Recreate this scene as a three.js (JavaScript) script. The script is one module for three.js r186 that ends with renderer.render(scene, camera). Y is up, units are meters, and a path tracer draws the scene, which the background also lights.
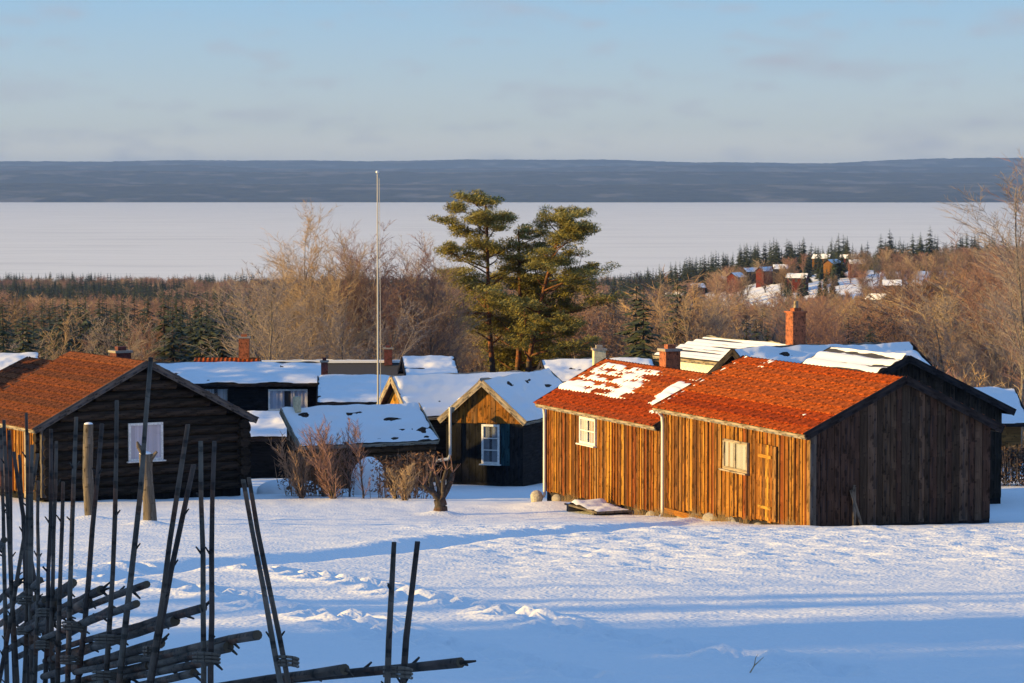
import * as THREE from 'three';
import { mergeGeometries, mergeVertices } from 'three/addons/utils/BufferGeometryUtils.js';

// ---------------------------------------------------------------- camera, sky, sun, exposure
const scene = new THREE.Scene();
const camera = new THREE.PerspectiveCamera(13.907, 1024 / 683, 0.5, 40000);
camera.position.set(0, 1.65, 0);
camera.rotation.x = -Math.atan(155.5 / 2800);

const renderer = new THREE.WebGLRenderer({ antialias: true });
renderer.toneMapping = THREE.LinearToneMapping;
renderer.toneMappingExposure = 2.5;
renderer.shadowMap.enabled = true;
renderer.setSize(1024, 683);

const SUN_ALT = 10.5 * Math.PI / 180;
const sunDir = new THREE.Vector3(-0.968 * Math.cos(SUN_ALT), Math.sin(SUN_ALT), 0.25 * Math.cos(SUN_ALT)).normalize();
const sun = new THREE.DirectionalLight(new THREE.Color().setRGB(1, 0.66, 0.20), 3.7);
sun.position.copy(sunDir).multiplyScalar(160).add(new THREE.Vector3(0, -6, -70));
sun.target.position.set(0, -6, -70);
sun.castShadow = true;
sun.shadow.mapSize.set(4096, 4096);
sun.shadow.camera.left = -90; sun.shadow.camera.right = 90; sun.shadow.camera.top = 60; sun.shadow.camera.bottom = -60; sun.shadow.camera.far = 420;
scene.add(sun, sun.target);

// ---------------------------------------------------------------- numbers: seeded random, value noise
function rng(seed) { let a = seed >>> 0; return () => { a = (a + 0x6D2B79F5) | 0; let t = Math.imul(a ^ (a >>> 15), 1 | a); t = (t + Math.imul(t ^ (t >>> 7), 61 | t)) ^ t; return ((t ^ (t >>> 14)) >>> 0) / 4294967296; }; }
const R = rng(7);
const rr = (a, b) => a + (b - a) * R();
function hash(x, y) { let h = Math.imul(x, 374761393) + Math.imul(y, 668265263) | 0; h = Math.imul(h ^ (h >>> 13), 1274126177); return ((h ^ (h >>> 16)) >>> 0) / 4294967296; }
function noise(x, y) {
  const i = Math.floor(x), j = Math.floor(y), u = x - i, v = y - j, a = u * u * (3 - 2 * u), b = v * v * (3 - 2 * v);
  const p = hash(i, j), q = hash(i + 1, j), r = hash(i, j + 1), s = hash(i + 1, j + 1);
  return (p + (q - p) * a) * (1 - b) + (r + (s - r) * a) * b;
}
const fbm = (x, y, n = 4) => { let s = 0, a = 0.5, t = 0; for (let k = 0; k < n; k++) { s += a * noise(x, y); t += a; x = x * 2.03 + 17.1; y = y * 2.03 + 5.7; a *= 0.5; } return s / t; };
function noiseWrap(x, y, px, py) {                               // value noise that repeats every px, py cells
  const i = Math.floor(x), j = Math.floor(y), u = x - i, v = y - j, a = u * u * (3 - 2 * u), b = v * v * (3 - 2 * v), h = (m, n) => hash(((m % px) + px) % px, ((n % py) + py) % py);
  const p = h(i, j), q = h(i + 1, j), r = h(i, j + 1), s = h(i + 1, j + 1);
  return (p + (q - p) * a) * (1 - b) + (r + (s - r) * a) * b;
}
const fbmWrap = (u, v, fu, fv, n) => { let s = 0, a = 0.5, t = 0; for (let k = 0; k < n; k++) { s += a * noiseWrap(u * fu, v * fv, fu, fv); t += a; fu *= 2; fv *= 2; a *= 0.5; } return s / t; };
const sstep = (a, b, t) => { t = Math.min(1, Math.max(0, (t - a) / (b - a))); return t * t * (3 - 2 * t); };
const lerp = (a, b, t) => a + (b - a) * t;
const table = (pts, t) => { if (t <= pts[0][0]) return pts[0][1]; for (let k = 1; k < pts.length; k++) if (t <= pts[k][0]) return lerp(pts[k - 1][1], pts[k][1], (t - pts[k - 1][0]) / (pts[k][0] - pts[k - 1][0])); return pts[pts.length - 1][1]; };

// ---------------------------------------------------------------- the sky: thin winter air with faint streaks of cloud
{
  const w = 4096, h = 2048, d = new Float32Array(w * h * 4);
  const stops = [[-90, [0.6, 0.6, 0.6]], [0, [0.88, 0.82, 0.68]], [0.6, [0.82, 0.785, 0.68]], [1.2, [0.61, 0.66, 0.64]], [2.4, [0.485, 0.625, 0.71]], [3.8, [0.365, 0.585, 0.785]], [9, [0.27, 0.47, 0.75]], [30, [0.165, 0.355, 0.72]], [90, [0.11, 0.27, 0.62]]];
  const col = (el, k) => { for (let i = 1; i < stops.length; i++) if (el <= stops[i][0]) return lerp(stops[i - 1][1][k], stops[i][1][k], (el - stops[i - 1][0]) / (stops[i][0] - stops[i - 1][0])); return stops[stops.length - 1][1][k]; };
  const G = 1 / 2.5, az0 = Math.atan2(sunDir.z, sunDir.x);
  for (let j = 0; j < h; j++) {
    const el = ((j + 0.5) / h - 0.5) * 180, base = [col(el, 0), col(el, 1), col(el, 2)];
    for (let i = 0; i < w; i++) {
      const az = ((i + 0.5) / w - 0.5) * 2 * Math.PI, o = (j * w + i) * 4;
      const cs = Math.cos(el * Math.PI / 180) * Math.cos(SUN_ALT) * Math.cos(az - az0) + Math.sin(el * Math.PI / 180) * Math.sin(SUN_ALT);
      const glow = el > 0 ? 0.55 * Math.pow(Math.max(0, cs), 14) : 0;
      let c = 0;
      if (el > 0.3 && el < 40) {                       // streaks, longer than they are high
        const s = fbm(az * 26 + 3.1, el * 2.1 + 40, 4), s2 = fbm(az * 60 + 9.4, el * 5.5, 3);
        c = sstep(0.50, 0.78, s) * 0.6 + sstep(0.58, 0.80, s2) * 0.5;
      }
      d[o] = G * lerp(base[0] * (1 + glow * 1.3), 0.47, c * 0.7);
      d[o + 1] = G * lerp(base[1] * (1 + glow * 0.8), 0.49, c * 0.7);
      d[o + 2] = G * lerp(base[2] * (1 + glow * 0.35), 0.56, c * 0.7);
      d[o + 3] = 1;
    }
  }
  const t = new THREE.DataTexture(d, w, h, THREE.RGBAFormat, THREE.FloatType);
  t.mapping = THREE.EquirectangularReflectionMapping; t.magFilter = t.minFilter = THREE.LinearFilter; t.needsUpdate = true;
  scene.background = t; scene.environment = t;
}
scene.fog = new THREE.FogExp2(new THREE.Color().setRGB(0.26, 0.47, 1.0), 3.4e-5);

// ---------------------------------------------------------------- textures and materials
function tex(w, h, fn, srgb = true) {
  const d = new Uint8Array(w * h * 4);
  for (let j = 0; j < h; j++) for (let i = 0; i < w; i++) { const c = fn(i / w, j / h, i, j), o = (j * w + i) * 4; for (let k = 0; k < 3; k++) d[o + k] = Math.max(0, Math.min(255, 255 * (c.length ? c[k] : c))); d[o + 3] = 255; }
  const t = new THREE.DataTexture(d, w, h); t.wrapS = t.wrapT = THREE.RepeatWrapping; t.magFilter = THREE.LinearFilter; t.minFilter = THREE.LinearMipmapLinearFilter; t.generateMipmaps = true;
  if (srgb) t.colorSpace = THREE.SRGBColorSpace; t.needsUpdate = true; return t;
}
// weathered wood, grain along v; one unit = one metre
const woodTex = tex(512, 1024, (u, v) => { const g = fbm(u * 60, v * 3, 4), s = fbm(u * 13 + 4, v * 2.2, 4), k = sstep(0.76, 0.84, noise(u * 17 + 50, v * 12)), w = sstep(0.55, 0.75, fbm(u * 22 + 7, v * 1.6 + 5, 4)); const c = lerp(0.42, 1.05, 0.5 * g + 0.5 * s) - 0.2 * k; return [c * (1 - 0.22 * w), c * (1 - 0.14 * w), c * (1 - 0.02 * w)]; });
const woodBump = tex(256, 512, (u, v) => fbm(u * 60, v * 4, 4), false);
const tileTex = tex(512, 512, (u, v) => { const n = 0.60 + 0.55 * fbm(u * 14, v * 14, 4) - 0.38 * sstep(0.58, 0.74, fbm(u * 30 + 8, v * 22, 3)), l = 0.5 * sstep(0.66, 0.76, fbm(u * 44 + 2, v * 44 + 6, 3)); return [n, lerp(n, 0.8, l * 0.25), lerp(n, 0.7, l * 0.3)]; });
const barkTex = tex(128, 512, (u, v) => { const n = 0.30 + 0.6 * fbm(u * 16, v * 9, 4) - 0.2 * sstep(0.55, 0.7, fbm(u * 8 + 3, v * 40, 3)), b = sstep(0.52, 0.66, fbm(u * 4 + 9, v * 7 + 2, 3)); return [n + 0.16 * b, n + 0.04 * b, n - 0.03 * b]; });
const snowBump = tex(1024, 1024, (u, v) => fbmWrap(u, v, 96, 96, 2), false);
const grainTex = tex(256, 256, (u, v) => 0.78 + 0.32 * fbm(u * 24, v * 24, 4));
const lin = (r, g, b) => new THREE.Color().setRGB(r, g, b);
const mat = (r, g, b, o = {}) => new THREE.MeshStandardMaterial({ color: lin(r, g, b), roughness: 0.85, side: THREE.DoubleSide, ...o });
const clayTile = (r, g, b) => new THREE.MeshPhysicalMaterial({ color: lin(r, g, b), roughness: 1, specularIntensity: 0.2, side: THREE.DoubleSide, map: tileTex });
const wood = (r, g, b) => new THREE.MeshPhysicalMaterial({ color: lin(r, g, b), roughness: 0.95, specularIntensity: 0.3, side: THREE.DoubleSide, map: woodTex, bumpMap: woodBump, bumpScale: 0.006 });
const M = {
  snow: mat(0.87, 0.87, 0.86, { roughness: 0.75, bumpMap: snowBump, bumpScale: 0.012 }),
  snowRoof: mat(0.86, 0.86, 0.86, { roughness: 0.75 }),
  amber: [wood(0.74, 0.36, 0.06), wood(0.18, 0.072, 0.024), wood(0.50, 0.20, 0.035), wood(0.40, 0.15, 0.03), wood(0.56, 0.25, 0.05), wood(0.26, 0.11, 0.035), wood(0.46, 0.23, 0.075), wood(0.34, 0.095, 0.025)],
  grey: [wood(0.13, 0.088, 0.062), wood(0.085, 0.06, 0.045), wood(0.18, 0.12, 0.088), wood(0.115, 0.068, 0.052), wood(0.10, 0.076, 0.06)],
  log: [wood(0.06, 0.045, 0.034), wood(0.043, 0.034, 0.027), wood(0.078, 0.058, 0.045)],
  darkWall: wood(0.035, 0.034, 0.036), tarWall: wood(0.022, 0.022, 0.024), brownWall: wood(0.16, 0.085, 0.045), ochreWall: wood(0.36, 0.17, 0.055), redWall: wood(0.22, 0.045, 0.03), whiteWall: wood(0.72, 0.69, 0.62),
  tile: [clayTile(0.50, 0.088, 0.014), clayTile(0.43, 0.066, 0.012), clayTile(0.54, 0.115, 0.02), clayTile(0.38, 0.07, 0.018), clayTile(0.46, 0.10, 0.022), clayTile(0.36, 0.055, 0.012)],
  clay: [clayTile(0.27, 0.082, 0.032), clayTile(0.22, 0.07, 0.032), clayTile(0.30, 0.098, 0.04), clayTile(0.19, 0.068, 0.034)],
  darkRoof: mat(0.05, 0.045, 0.045, { map: grainTex }),
  deck: wood(0.10, 0.065, 0.045), trimPale: wood(0.62, 0.50, 0.36), trimGrey: wood(0.20, 0.17, 0.15), trimDark: wood(0.055, 0.045, 0.045), white: mat(0.78, 0.77, 0.74, { map: grainTex }), cream: mat(0.70, 0.60, 0.38, { map: grainTex }),
  brick: mat(0.40, 0.12, 0.05, { map: tileTex }), oldBrick: mat(0.16, 0.04, 0.035, { map: tileTex }), stone: mat(0.30, 0.27, 0.24, { map: grainTex }),
  curtain: mat(0.52, 0.50, 0.50, { map: grainTex }), room: mat(0.03, 0.03, 0.035),
  glass: new THREE.MeshPhysicalMaterial({ color: 0xffffff, transmission: 1, thickness: 0, roughness: 0.03, ior: 1.5, side: THREE.DoubleSide }),
  metal: mat(0.62, 0.62, 0.62, { metalness: 0.6, roughness: 0.45 }), pipe: mat(0.62, 0.60, 0.57, { roughness: 0.5 }), iron: mat(0.05, 0.05, 0.05, { metalness: 0.5, roughness: 0.6 }), teal: wood(0.03, 0.09, 0.11),
  pole: mat(0.36, 0.36, 0.36, { roughness: 0.5 }),
  stake: [mat(0.24, 0.165, 0.12, { map: barkTex, bumpMap: barkTex, bumpScale: 0.004 }), mat(0.17, 0.11, 0.085, { map: barkTex, bumpMap: barkTex, bumpScale: 0.004 }), mat(0.30, 0.225, 0.17, { map: barkTex, bumpMap: barkTex, bumpScale: 0.004 })],
  cut: mat(0.13, 0.085, 0.05, { map: grainTex }), oldPost: wood(0.26, 0.215, 0.17),
  birchBark: mat(0.50, 0.43, 0.36, { map: barkTex }), twig: mat(0.29, 0.19, 0.125), twigRed: mat(0.29, 0.165, 0.125), twigTan: mat(0.41, 0.29, 0.175), twigGrey: mat(0.31, 0.25, 0.21), twigDark: mat(0.15, 0.095, 0.075), dryBark: mat(0.16, 0.12, 0.10, { map: barkTex }),
  spruce: mat(0.05, 0.062, 0.028), spruceDark: mat(0.03, 0.042, 0.026), pineGreen: mat(0.31, 0.27, 0.07), pineBarkHigh: mat(0.42, 0.17, 0.065, { map: barkTex }), pineBark: mat(0.13, 0.10, 0.085, { map: barkTex }),
  hedge: mat(0.20, 0.105, 0.055), withe: mat(0.15, 0.11, 0.08), hillForest: new THREE.MeshStandardMaterial({ vertexColors: true, roughness: 1 }),
};

// ---------------------------------------------------------------- object helpers
const taken = new Map();
const numbered = n => { const k = taken.get(n) || 0; taken.set(n, k + 1); return k ? `${n}_${String(k).padStart(3, '0')}` : n; };
const lit = o => { o.castShadow = o.receiveShadow = true; return o; };
function thing(name, label, category, pos = [0, 0, 0], turn = 0, group) {
  const o = new THREE.Group(); o.name = numbered(name); o.position.set(...pos); o.rotation.y = turn;
  o.userData = { label, category }; if (group) o.userData.group = group; scene.add(o); return o;
}
function part(name, geo, m, parent) { const o = lit(new THREE.Mesh(geo, m)); o.name = name; parent.add(o); return o; }
function single(name, geo, m, label, category, group) { const o = lit(new THREE.Mesh(geo, m)); o.name = numbered(name); o.userData = { label, category }; if (group) o.userData.group = group; scene.add(o); return o; }
function structure(name, geo, m) { const o = lit(new THREE.Mesh(geo, m)); o.name = numbered(name); o.userData = { kind: 'structure', label: name.replace(/_/g, ' ') }; scene.add(o); return o; }
function copyOf(src, pos, turn, label) { const c = src.clone(); c.name = numbered(src.name.replace(/_\d{3}$/, '')); c.position.set(...pos); c.rotation.y = turn; c.userData = { ...src.userData }; if (label) c.userData.label = label; scene.add(c); return c; }

// ---------------------------------------------------------------- geometry helpers (uv in metres)
function box(w, h, d, x = 0, y = 0, z = 0) {
  const g = new THREE.BoxGeometry(w, h, d), p = g.attributes.position, n = g.attributes.normal, uv = g.attributes.uv;
  for (let i = 0; i < p.count; i++) {
    const ax = Math.abs(n.getX(i)), ay = Math.abs(n.getY(i));
    if (ax > 0.5) uv.setXY(i, p.getZ(i) + x * 1.7, p.getY(i) + y); else if (ay > 0.5) uv.setXY(i, p.getX(i), p.getZ(i)); else uv.setXY(i, p.getX(i) + z * 1.3, p.getY(i) + y);
  }
  return g.translate(x, y, z);
}
function hbox(w, h, d, x, y, z) { const g = box(w, h, d, x, y, z), uv = g.attributes.uv; for (let i = 0; i < uv.count; i++) uv.setXY(i, uv.getY(i), uv.getX(i)); return g; }   // grain along x
class Tris {                                                    // loose triangles with normals from their faces
  constructor() { this.p = []; this.n = []; this.u = []; }
  tri(a, b, c) {
    const ux = b[0] - a[0], uy = b[1] - a[1], uz = b[2] - a[2], vx = c[0] - a[0], vy = c[1] - a[1], vz = c[2] - a[2];
    let nx = uy * vz - uz * vy, ny = uz * vx - ux * vz, nz = ux * vy - uy * vx; const l = Math.hypot(nx, ny, nz) || 1; nx /= l; ny /= l; nz /= l;
    this.p.push(...a, ...b, ...c); this.n.push(nx, ny, nz, nx, ny, nz, nx, ny, nz); this.u.push(a[0] + a[2], a[1], b[0] + b[2], b[1], c[0] + c[2], c[1]);
  }
  quad(a, b, c, d) { this.tri(a, b, c); this.tri(a, c, d); }
  seg(a, b, r0, r1, sides = 4, v0 = 0) {                        // a tapered round piece from a to b
    let dx = b[0] - a[0], dy = b[1] - a[1], dz = b[2] - a[2]; const L = Math.hypot(dx, dy, dz) || 1e-6; dx /= L; dy /= L; dz /= L;
    let ex, ey, ez; if (Math.abs(dy) < 0.9) { ex = -dz; ey = 0; ez = dx; } else { ex = 0; ey = dz; ez = -dy; } let l = Math.hypot(ex, ey, ez); ex /= l; ey /= l; ez /= l;
    const fx = dy * ez - dz * ey, fy = dz * ex - dx * ez, fz = dx * ey - dy * ex;
    for (let k = 0; k < sides; k++) {
      const t0 = k / sides * 6.2832, t1 = (k + 1) / sides * 6.2832, q = [];
      for (const [t, c, r] of [[t0, a, r0], [t1, a, r0], [t1, b, r1], [t0, b, r1]]) { const cx = Math.cos(t), sx = Math.sin(t); q.push([c[0] + r * (ex * cx + fx * sx), c[1] + r * (ey * cx + fy * sx), c[2] + r * (ez * cx + fz * sx), ex * cx + fx * sx, ey * cx + fy * sx, ez * cx + fz * sx, t / 6.2832 * r0 * 6.28, v0 + (c === a ? 0 : L)]); }
      for (const i of (r1 > 1e-5 ? [0, 1, 2, 0, 2, 3] : [0, 1, 2])) { const e = q[i]; this.p.push(e[0], e[1], e[2]); this.n.push(e[3], e[4], e[5]); this.u.push(e[6], e[7]); }
    }
  }
  path(pts, rad, sides = 8) { let v = 0; for (let k = 1; k < pts.length; k++) { this.seg(pts[k - 1], pts[k], rad[k - 1], rad[k], sides, v); v += Math.hypot(...pts[k].map((c, i) => c - pts[k - 1][i])); } }
  geo() { const g = new THREE.BufferGeometry(); g.setAttribute('position', new THREE.Float32BufferAttribute(this.p, 3)); g.setAttribute('normal', new THREE.Float32BufferAttribute(this.n, 3)); g.setAttribute('uv', new THREE.Float32BufferAttribute(this.u, 2)); return g; }
}
function sheet(nx, nz, fn, keep) {                              // an indexed grid; fn(i/nx, j/nz) -> [x, y, z]
  const p = [], u = [], ix = [];
  for (let j = 0; j <= nz; j++) for (let i = 0; i <= nx; i++) { const q = fn(i / nx, j / nz); p.push(q[0], q[1], q[2]); u.push(q[0], q[2]); }
  for (let j = 0; j < nz; j++) for (let i = 0; i < nx; i++) { const a = j * (nx + 1) + i, b = a + 1, c = a + nx + 1, d = c + 1; if (keep && !keep(a, b, c, d, p)) continue; ix.push(a, c, b, b, c, d); }
  const g = new THREE.BufferGeometry(); g.setAttribute('position', new THREE.Float32BufferAttribute(p, 3)); g.setAttribute('uv', new THREE.Float32BufferAttribute(u, 2)); g.setIndex(ix); g.computeVertexNormals(); return g;
}

// ---------------------------------------------------------------- terrain; D is the distance north (away), x to the east (right)
const LAKE = -84.35;
const profile = [[-400, 20], [0, 0], [75, -7.23], [112, -9.35], [200, -18.3], [400, -31], [800, -46], [1500, -68], [2200, -84], [2700, -92], [4000, -100]];
const tracks = [[[-9.4, 40.2], [-7.47, 40.6], [-6.12, 41.3], [-4.89, 40.9], [-3.24, 38.9], [-1.96, 35.8], [-0.83, 32], [0.08, 28.8], [0.46, 26.9], [1.13, 24.5], [1.5, 23.5], [1.9, 22.6], [2.6, 20.5]], [[-6.5, 37.5], [-3.57, 33.5], [-2.66, 30.5], [-1.92, 28.6], [-1.6, 27.4], [-0.71, 24.1], [-0.18, 22.9], [0.6, 20.4]]];
const prints = [];
{
  const r = rng(91);
  for (const t of tracks) { let side = 1, acc = 0; for (let k = 1; k < t.length; k++) { const [x0, z0] = t[k - 1], [x1, z1] = t[k], L = Math.hypot(x1 - x0, z1 - z0); for (; acc < L; acc += 0.44) { const f = acc / L, nx = -(z1 - z0) / L, nz = (x1 - x0) / L; side = -side; prints.push([lerp(x0, x1, f) + nx * side * 0.13 + (r() - 0.5) * 0.1, lerp(z0, z1, f) + nz * side * 0.13 + (r() - 0.5) * 0.12, 0.75 + 0.5 * r()]); } acc -= L; } }
}
const printCells = new Map();
for (const p of prints) { const k = `${Math.floor(p[0])},${Math.floor(p[1])}`; if (!printCells.has(k)) printCells.set(k, []); printCells.get(k).push(p); }
function rawGround(x, D) {                                       // the smooth lie of the land
  let y = 0, w = 0; for (const o of [-0.06, -0.03, 0, 0.03, 0.06]) { y += table(profile, D + o * Math.max(40, Math.abs(D))); w++; } y /= w;
  y += 25 * sstep(15, 130, x) * Math.exp(-(((D - 1150) / 380) ** 2));
  y += 9 * sstep(60, 400, D) * (fbm(x / 160 + 7, D / 200 + 3, 3) - 0.5);
  y += 14 * sstep(20, 90, x) * sstep(180, 330, D) * (1 - sstep(420, 800, D)) * 0.6;
  y += sstep(-22, -60, x) * 1.5 * (1 - sstep(40, 90, D));
  return y;
}
function ground(x, D) {
  let y = rawGround(x, D);
  if (D > 5 && D < 130 && Math.abs(x) < 60) {
    y += 0.16 * (fbm(x / 5.5 + 11, D / 9 + 2, 2) - 0.5) * sstep(5, 16, D);
    y += 0.07 * (fbm(x / 1.3 + 3, D / 1.6 + 8, 3) - 0.5);
    const tr = sstep(36, 42, D + (fbm(x / 3, D / 4, 2) - 0.5) * 9) * (1 - sstep(62, 70, D)) * sstep(-3, 1.5, x + (D - 45) * 0.1);
    y += tr * (0.10 * (fbm(x / 0.27 + 3, D / 0.36, 2) - 0.5) + 0.07 * (fbm(x / 0.9, D / 1.2, 2) - 0.5)) + 0.022 * (noise(x / 0.33 + 40, D / 0.38) - 0.5);
    const i = Math.floor(x), j = Math.floor(D);
    for (let a = -1; a <= 1; a++) for (let b = -1; b <= 1; b++) { const c = printCells.get(`${i + a},${j + b}`); if (c) for (const q of c) { const dx = (x - q[0]) / 0.19, dz = (D - q[1]) / 0.25, r2 = dx * dx + dz * dz; if (r2 < 9) y += q[2] * (-0.13 * Math.exp(-r2 * 1.3) + 0.04 * Math.exp(-((Math.sqrt(r2) - 1.55) ** 2) * 3)); } }
    { const f = (D - 39) / 30, px = -5.5 + f * 9.8; if (f > -0.2 && f < 1.15) { const e = (x - px) / (0.75 - 0.35 * f); y += -0.15 * Math.exp(-e * e * 1.4) * sstep(-0.2, 0.05, f) * sstep(1.15, 0.7, f) + 0.05 * Math.exp(-((e + 1.5) ** 2) * 2.2); } }   // a shallow swale, added to draw the long shadow line on the snow
    for (const [a, b] of [[-10.6, 70], [-8.62, 66], [-1.96, 76]]) { const r2 = (x - a) ** 2 + (D - b) ** 2; if (r2 < 2) y += 0.13 * Math.exp(-r2 * 5); }   // collars of snow round posts and tree
    y += 0.22 * Math.exp(-(((x - 1.2) / 1.3) ** 2 + ((D - 79) / 1.6) ** 2));   // drift at the shed's corner
  }
  return y;
}
{
  const axis = (fine0, fine1, step, lo, hi, grow) => { const a = []; for (let v = fine0; v <= fine1; v += step) a.push(v); let s = step, v = fine1; while (v < hi) { s = Math.min(s * grow, 60); v += s; a.push(v); } s = step; v = fine0; while (v > lo) { s = Math.min(s * grow, 60); v -= s; a.unshift(v); } return a; };
  const X = axis(-9, 15, 0.11, -2600, 2600, 1.09), D = axis(19.5, 74, 0.12, -380, 3000, 1.06);
  const nx = X.length - 1, nz = D.length - 1;
  const g = sheet(nx, nz, (u, v) => { const x = X[Math.round(u * nx)], d = D[Math.round(v * nz)]; return [x, ground(x, d), -d]; }), uv = g.attributes.uv;
  for (let i = 0; i < uv.count; i++) { const x = uv.getX(i), z = uv.getY(i); uv.setXY(i, (0.79 * x - 0.61 * z) / 4.7, (0.61 * x + 0.79 * z) / 4.7); }
  structure('snow_ground', g, M.snow);
}
{ // the frozen lake, snow on ice
  const lakeTex = tex(1024, 1024, (u, v) => { const a = fbmWrap(u, v, 9, 60, 4), b = sstep(0.60, 0.72, fbmWrap(u, v, 31, 120, 3)); const k = 0.95 + 0.05 * a - 0.035 * b; return [0.985 * k, 0.96 * k, 0.90 * k]; });
  const g = sheet(40, 40, (u, v) => [lerp(-9000, 9000, u), LAKE + 0, -lerp(900, 29500, v)]);
  { const p = g.attributes.position, uv = g.attributes.uv; for (let i = 0; i < p.count; i++) uv.setXY(i, p.getX(i) / 6000, p.getZ(i) / 6000); }
  structure('lake', g, mat(1, 1, 1, { roughness: 0.8, map: lakeTex }));
}
{ // forested ridges on the far shore, one behind the other
  const ridge = (name, d0, d1, top, seed, edge) => {
    const nx = 520, nz = 64, g = sheet(nx, nz, (u, v) => {
      const x = lerp(-6200, 6200, u), d = lerp(d0, d1, v) + edge * (fbm(x / 900 + seed, 1.5, 3) - 0.5);
      const prof = Math.sin(Math.min(1, v / 0.8) * Math.PI / 2);
      const h = top(x) * prof * (0.9 + 0.2 * fbm(x / 1500 + seed, v * 2 + seed, 3)) + (v > 0.02 ? 16 * fbm(x / 60 + seed, v * 40, 2) : 0);
      return [x, LAKE - 1 + h * (v > 0.001 ? 1 : 0), -d];
    });
    const p = g.attributes.position, c = [];
    for (let i = 0; i < p.count; i++) { const x = p.getX(i), z = p.getZ(i), a = 0.8 * sstep(0.54, 0.74, fbm(x / 260 + seed * 3, z / 200, 4)), b = fbm(x / 130, z / 60 + seed, 3); c.push(lerp(0.008 + 0.022 * b, 0.13, a), lerp(0.014 + 0.024 * b, 0.125, a), lerp(0.014 + 0.02 * b, 0.12, a)); }
    g.setAttribute('color', new THREE.Float32BufferAttribute(c, 3));
    structure(name, g, M.hillForest);
  };
  ridge('far_hills', 14700, 16200, x => 78 + 26 * fbm(x / 1700 + 3, 2, 3), 3, 300);
  ridge('far_hills', 17600, 19800, x => 158 + 40 * fbm(x / 1900 + 9, 5, 3), 9, 200);
  ridge('far_hills', 22000, 24500, x => 240 + 40 * (fbm(x / 1600 + 4, 3, 3) - 0.5), 23, 100);
  ridge('far_hills', 26500, 29000, x => 318 + 34 * (fbm(x / 2600 + 1.7, 8, 3) - 0.5) + 26 * sstep(2300, 4600, x) + 14 * Math.exp(-(((x - 900) / 1100) ** 2)), 17, 100);
}

// ---------------------------------------------------------------- houses
// local frame: origin at the corner of the front gable, x along that gable, -z along the ridge, y = 0 at the sill
function windowPart(parent, w, h, cols, rows, at, turn, frameMat, label, curtain = M.curtain, wide = false) {
  const t = 0.07, g = [hbox(w + 2 * t, t, 0.06, 0, h / 2 + t / 2, 0), hbox(w + 2 * t, t, 0.06, 0, -h / 2 - t / 2, 0), box(t, h, 0.06, -w / 2 - t / 2, 0, 0), box(t, h, 0.06, w / 2 + t / 2, 0, 0)];
  const f = part('window', mergeGeometries(g), frameMat, parent); f.position.set(...at); f.rotation.y = turn; if (label) f.userData.label = label;
  const pg = new THREE.PlaneGeometry(w / cols, h / rows);
  for (let i = 0; i < cols; i++) for (let j = 0; j < rows; j++) part('pane', pg, M.glass, f).position.set(-w / 2 + (i + 0.5) * w / cols, -h / 2 + (j + 0.5) * h / rows, 0.004);
  for (let i = 1; i < cols; i++) part('muntin', box(0.035, h - 0.004, 0.03, 0, 0, 0), frameMat, f).position.set(-w / 2 + i * w / cols, 0, 0.008);
  for (let j = 1; j < rows; j++) part('muntin', hbox(w - 0.004, 0.03, 0.026, 0, 0, 0), frameMat, f).position.set(0, -h / 2 + j * h / rows, 0.009);
  part('sill', hbox(w + 0.26, 0.035, 0.12, 0, 0, 0), frameMat, f).position.set(0, -h / 2 - t - 0.02, 0.05);
  part('room', new THREE.PlaneGeometry(w, h), M.room, f).position.set(0, 0, -0.028);
  if (curtain) for (const [a, b] of wide ? [[0, 1]] : [[0, 0.40], [0.58, 1]]) { const c = part('curtain', sheet(20, 1, (u, v) => [lerp(-w / 2, w / 2, lerp(a, b, u)), lerp(h / 2, -h / 2, v), -0.024 + 0.008 * Math.sin(u * 26) ]), curtain, f); c.position.set(0, 0, 0.008); }
  return f;
}
function chimney(parent, w, d, h, at, m, capMat = M.stone) {
  const c = part('chimney', box(w, h, d, 0, h / 2, 0), m, parent); c.position.set(...at);
  part('chimney_cap', box(w + 0.09, 0.07, d + 0.09, 0, h + 0.037, 0), capMat, c); part('flue', box(w * 0.55, 0.12, d * 0.55, 0, h + 0.13, 0), m === M.white || m === M.cream ? M.stone : m, c);
  return c;
}
function snowLayer(W, S, T, cell, seed, patch) {                 // snow lying on a slope; x across, z down the slope
  const nx = Math.max(4, Math.round(W / cell)), nz = Math.max(4, Math.round(S / cell));
  return sheet(nx, nz, (u, v) => {
    const x = (u - 0.5) * W, z = v * S, e = Math.min(1, Math.min(u * W, (1 - u) * W, (1 - v) * S) / 0.22), edge = Math.sqrt(Math.max(0, 1 - (1 - e) ** 2));
    if (!patch) { const wob = 0.5 * (fbm(x / 0.6 + seed * 3, z / 0.6, 3) - 0.45), e2 = Math.min(1, Math.max(0, Math.min(u * W, (1 - u) * W, (1 - v) * S) + wob * 0.35) / 0.16); return [x, T * (-0.42 + 2.3 * fbm(x / 0.75 + seed, z / 0.4, 4)) * Math.sqrt(1 - (1 - e2) ** 2) + 0.14 * T * Math.cos(z * 6.283 / 0.5) - 0.008, z]; }
    return [x, patch(x, z), z];
  }, (a, b, c, d, p) => Math.max(p[a * 3 + 1], p[b * 3 + 1], p[c * 3 + 1], p[d * 3 + 1]) > 0);
}
const courseShapes = new Map();
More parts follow.
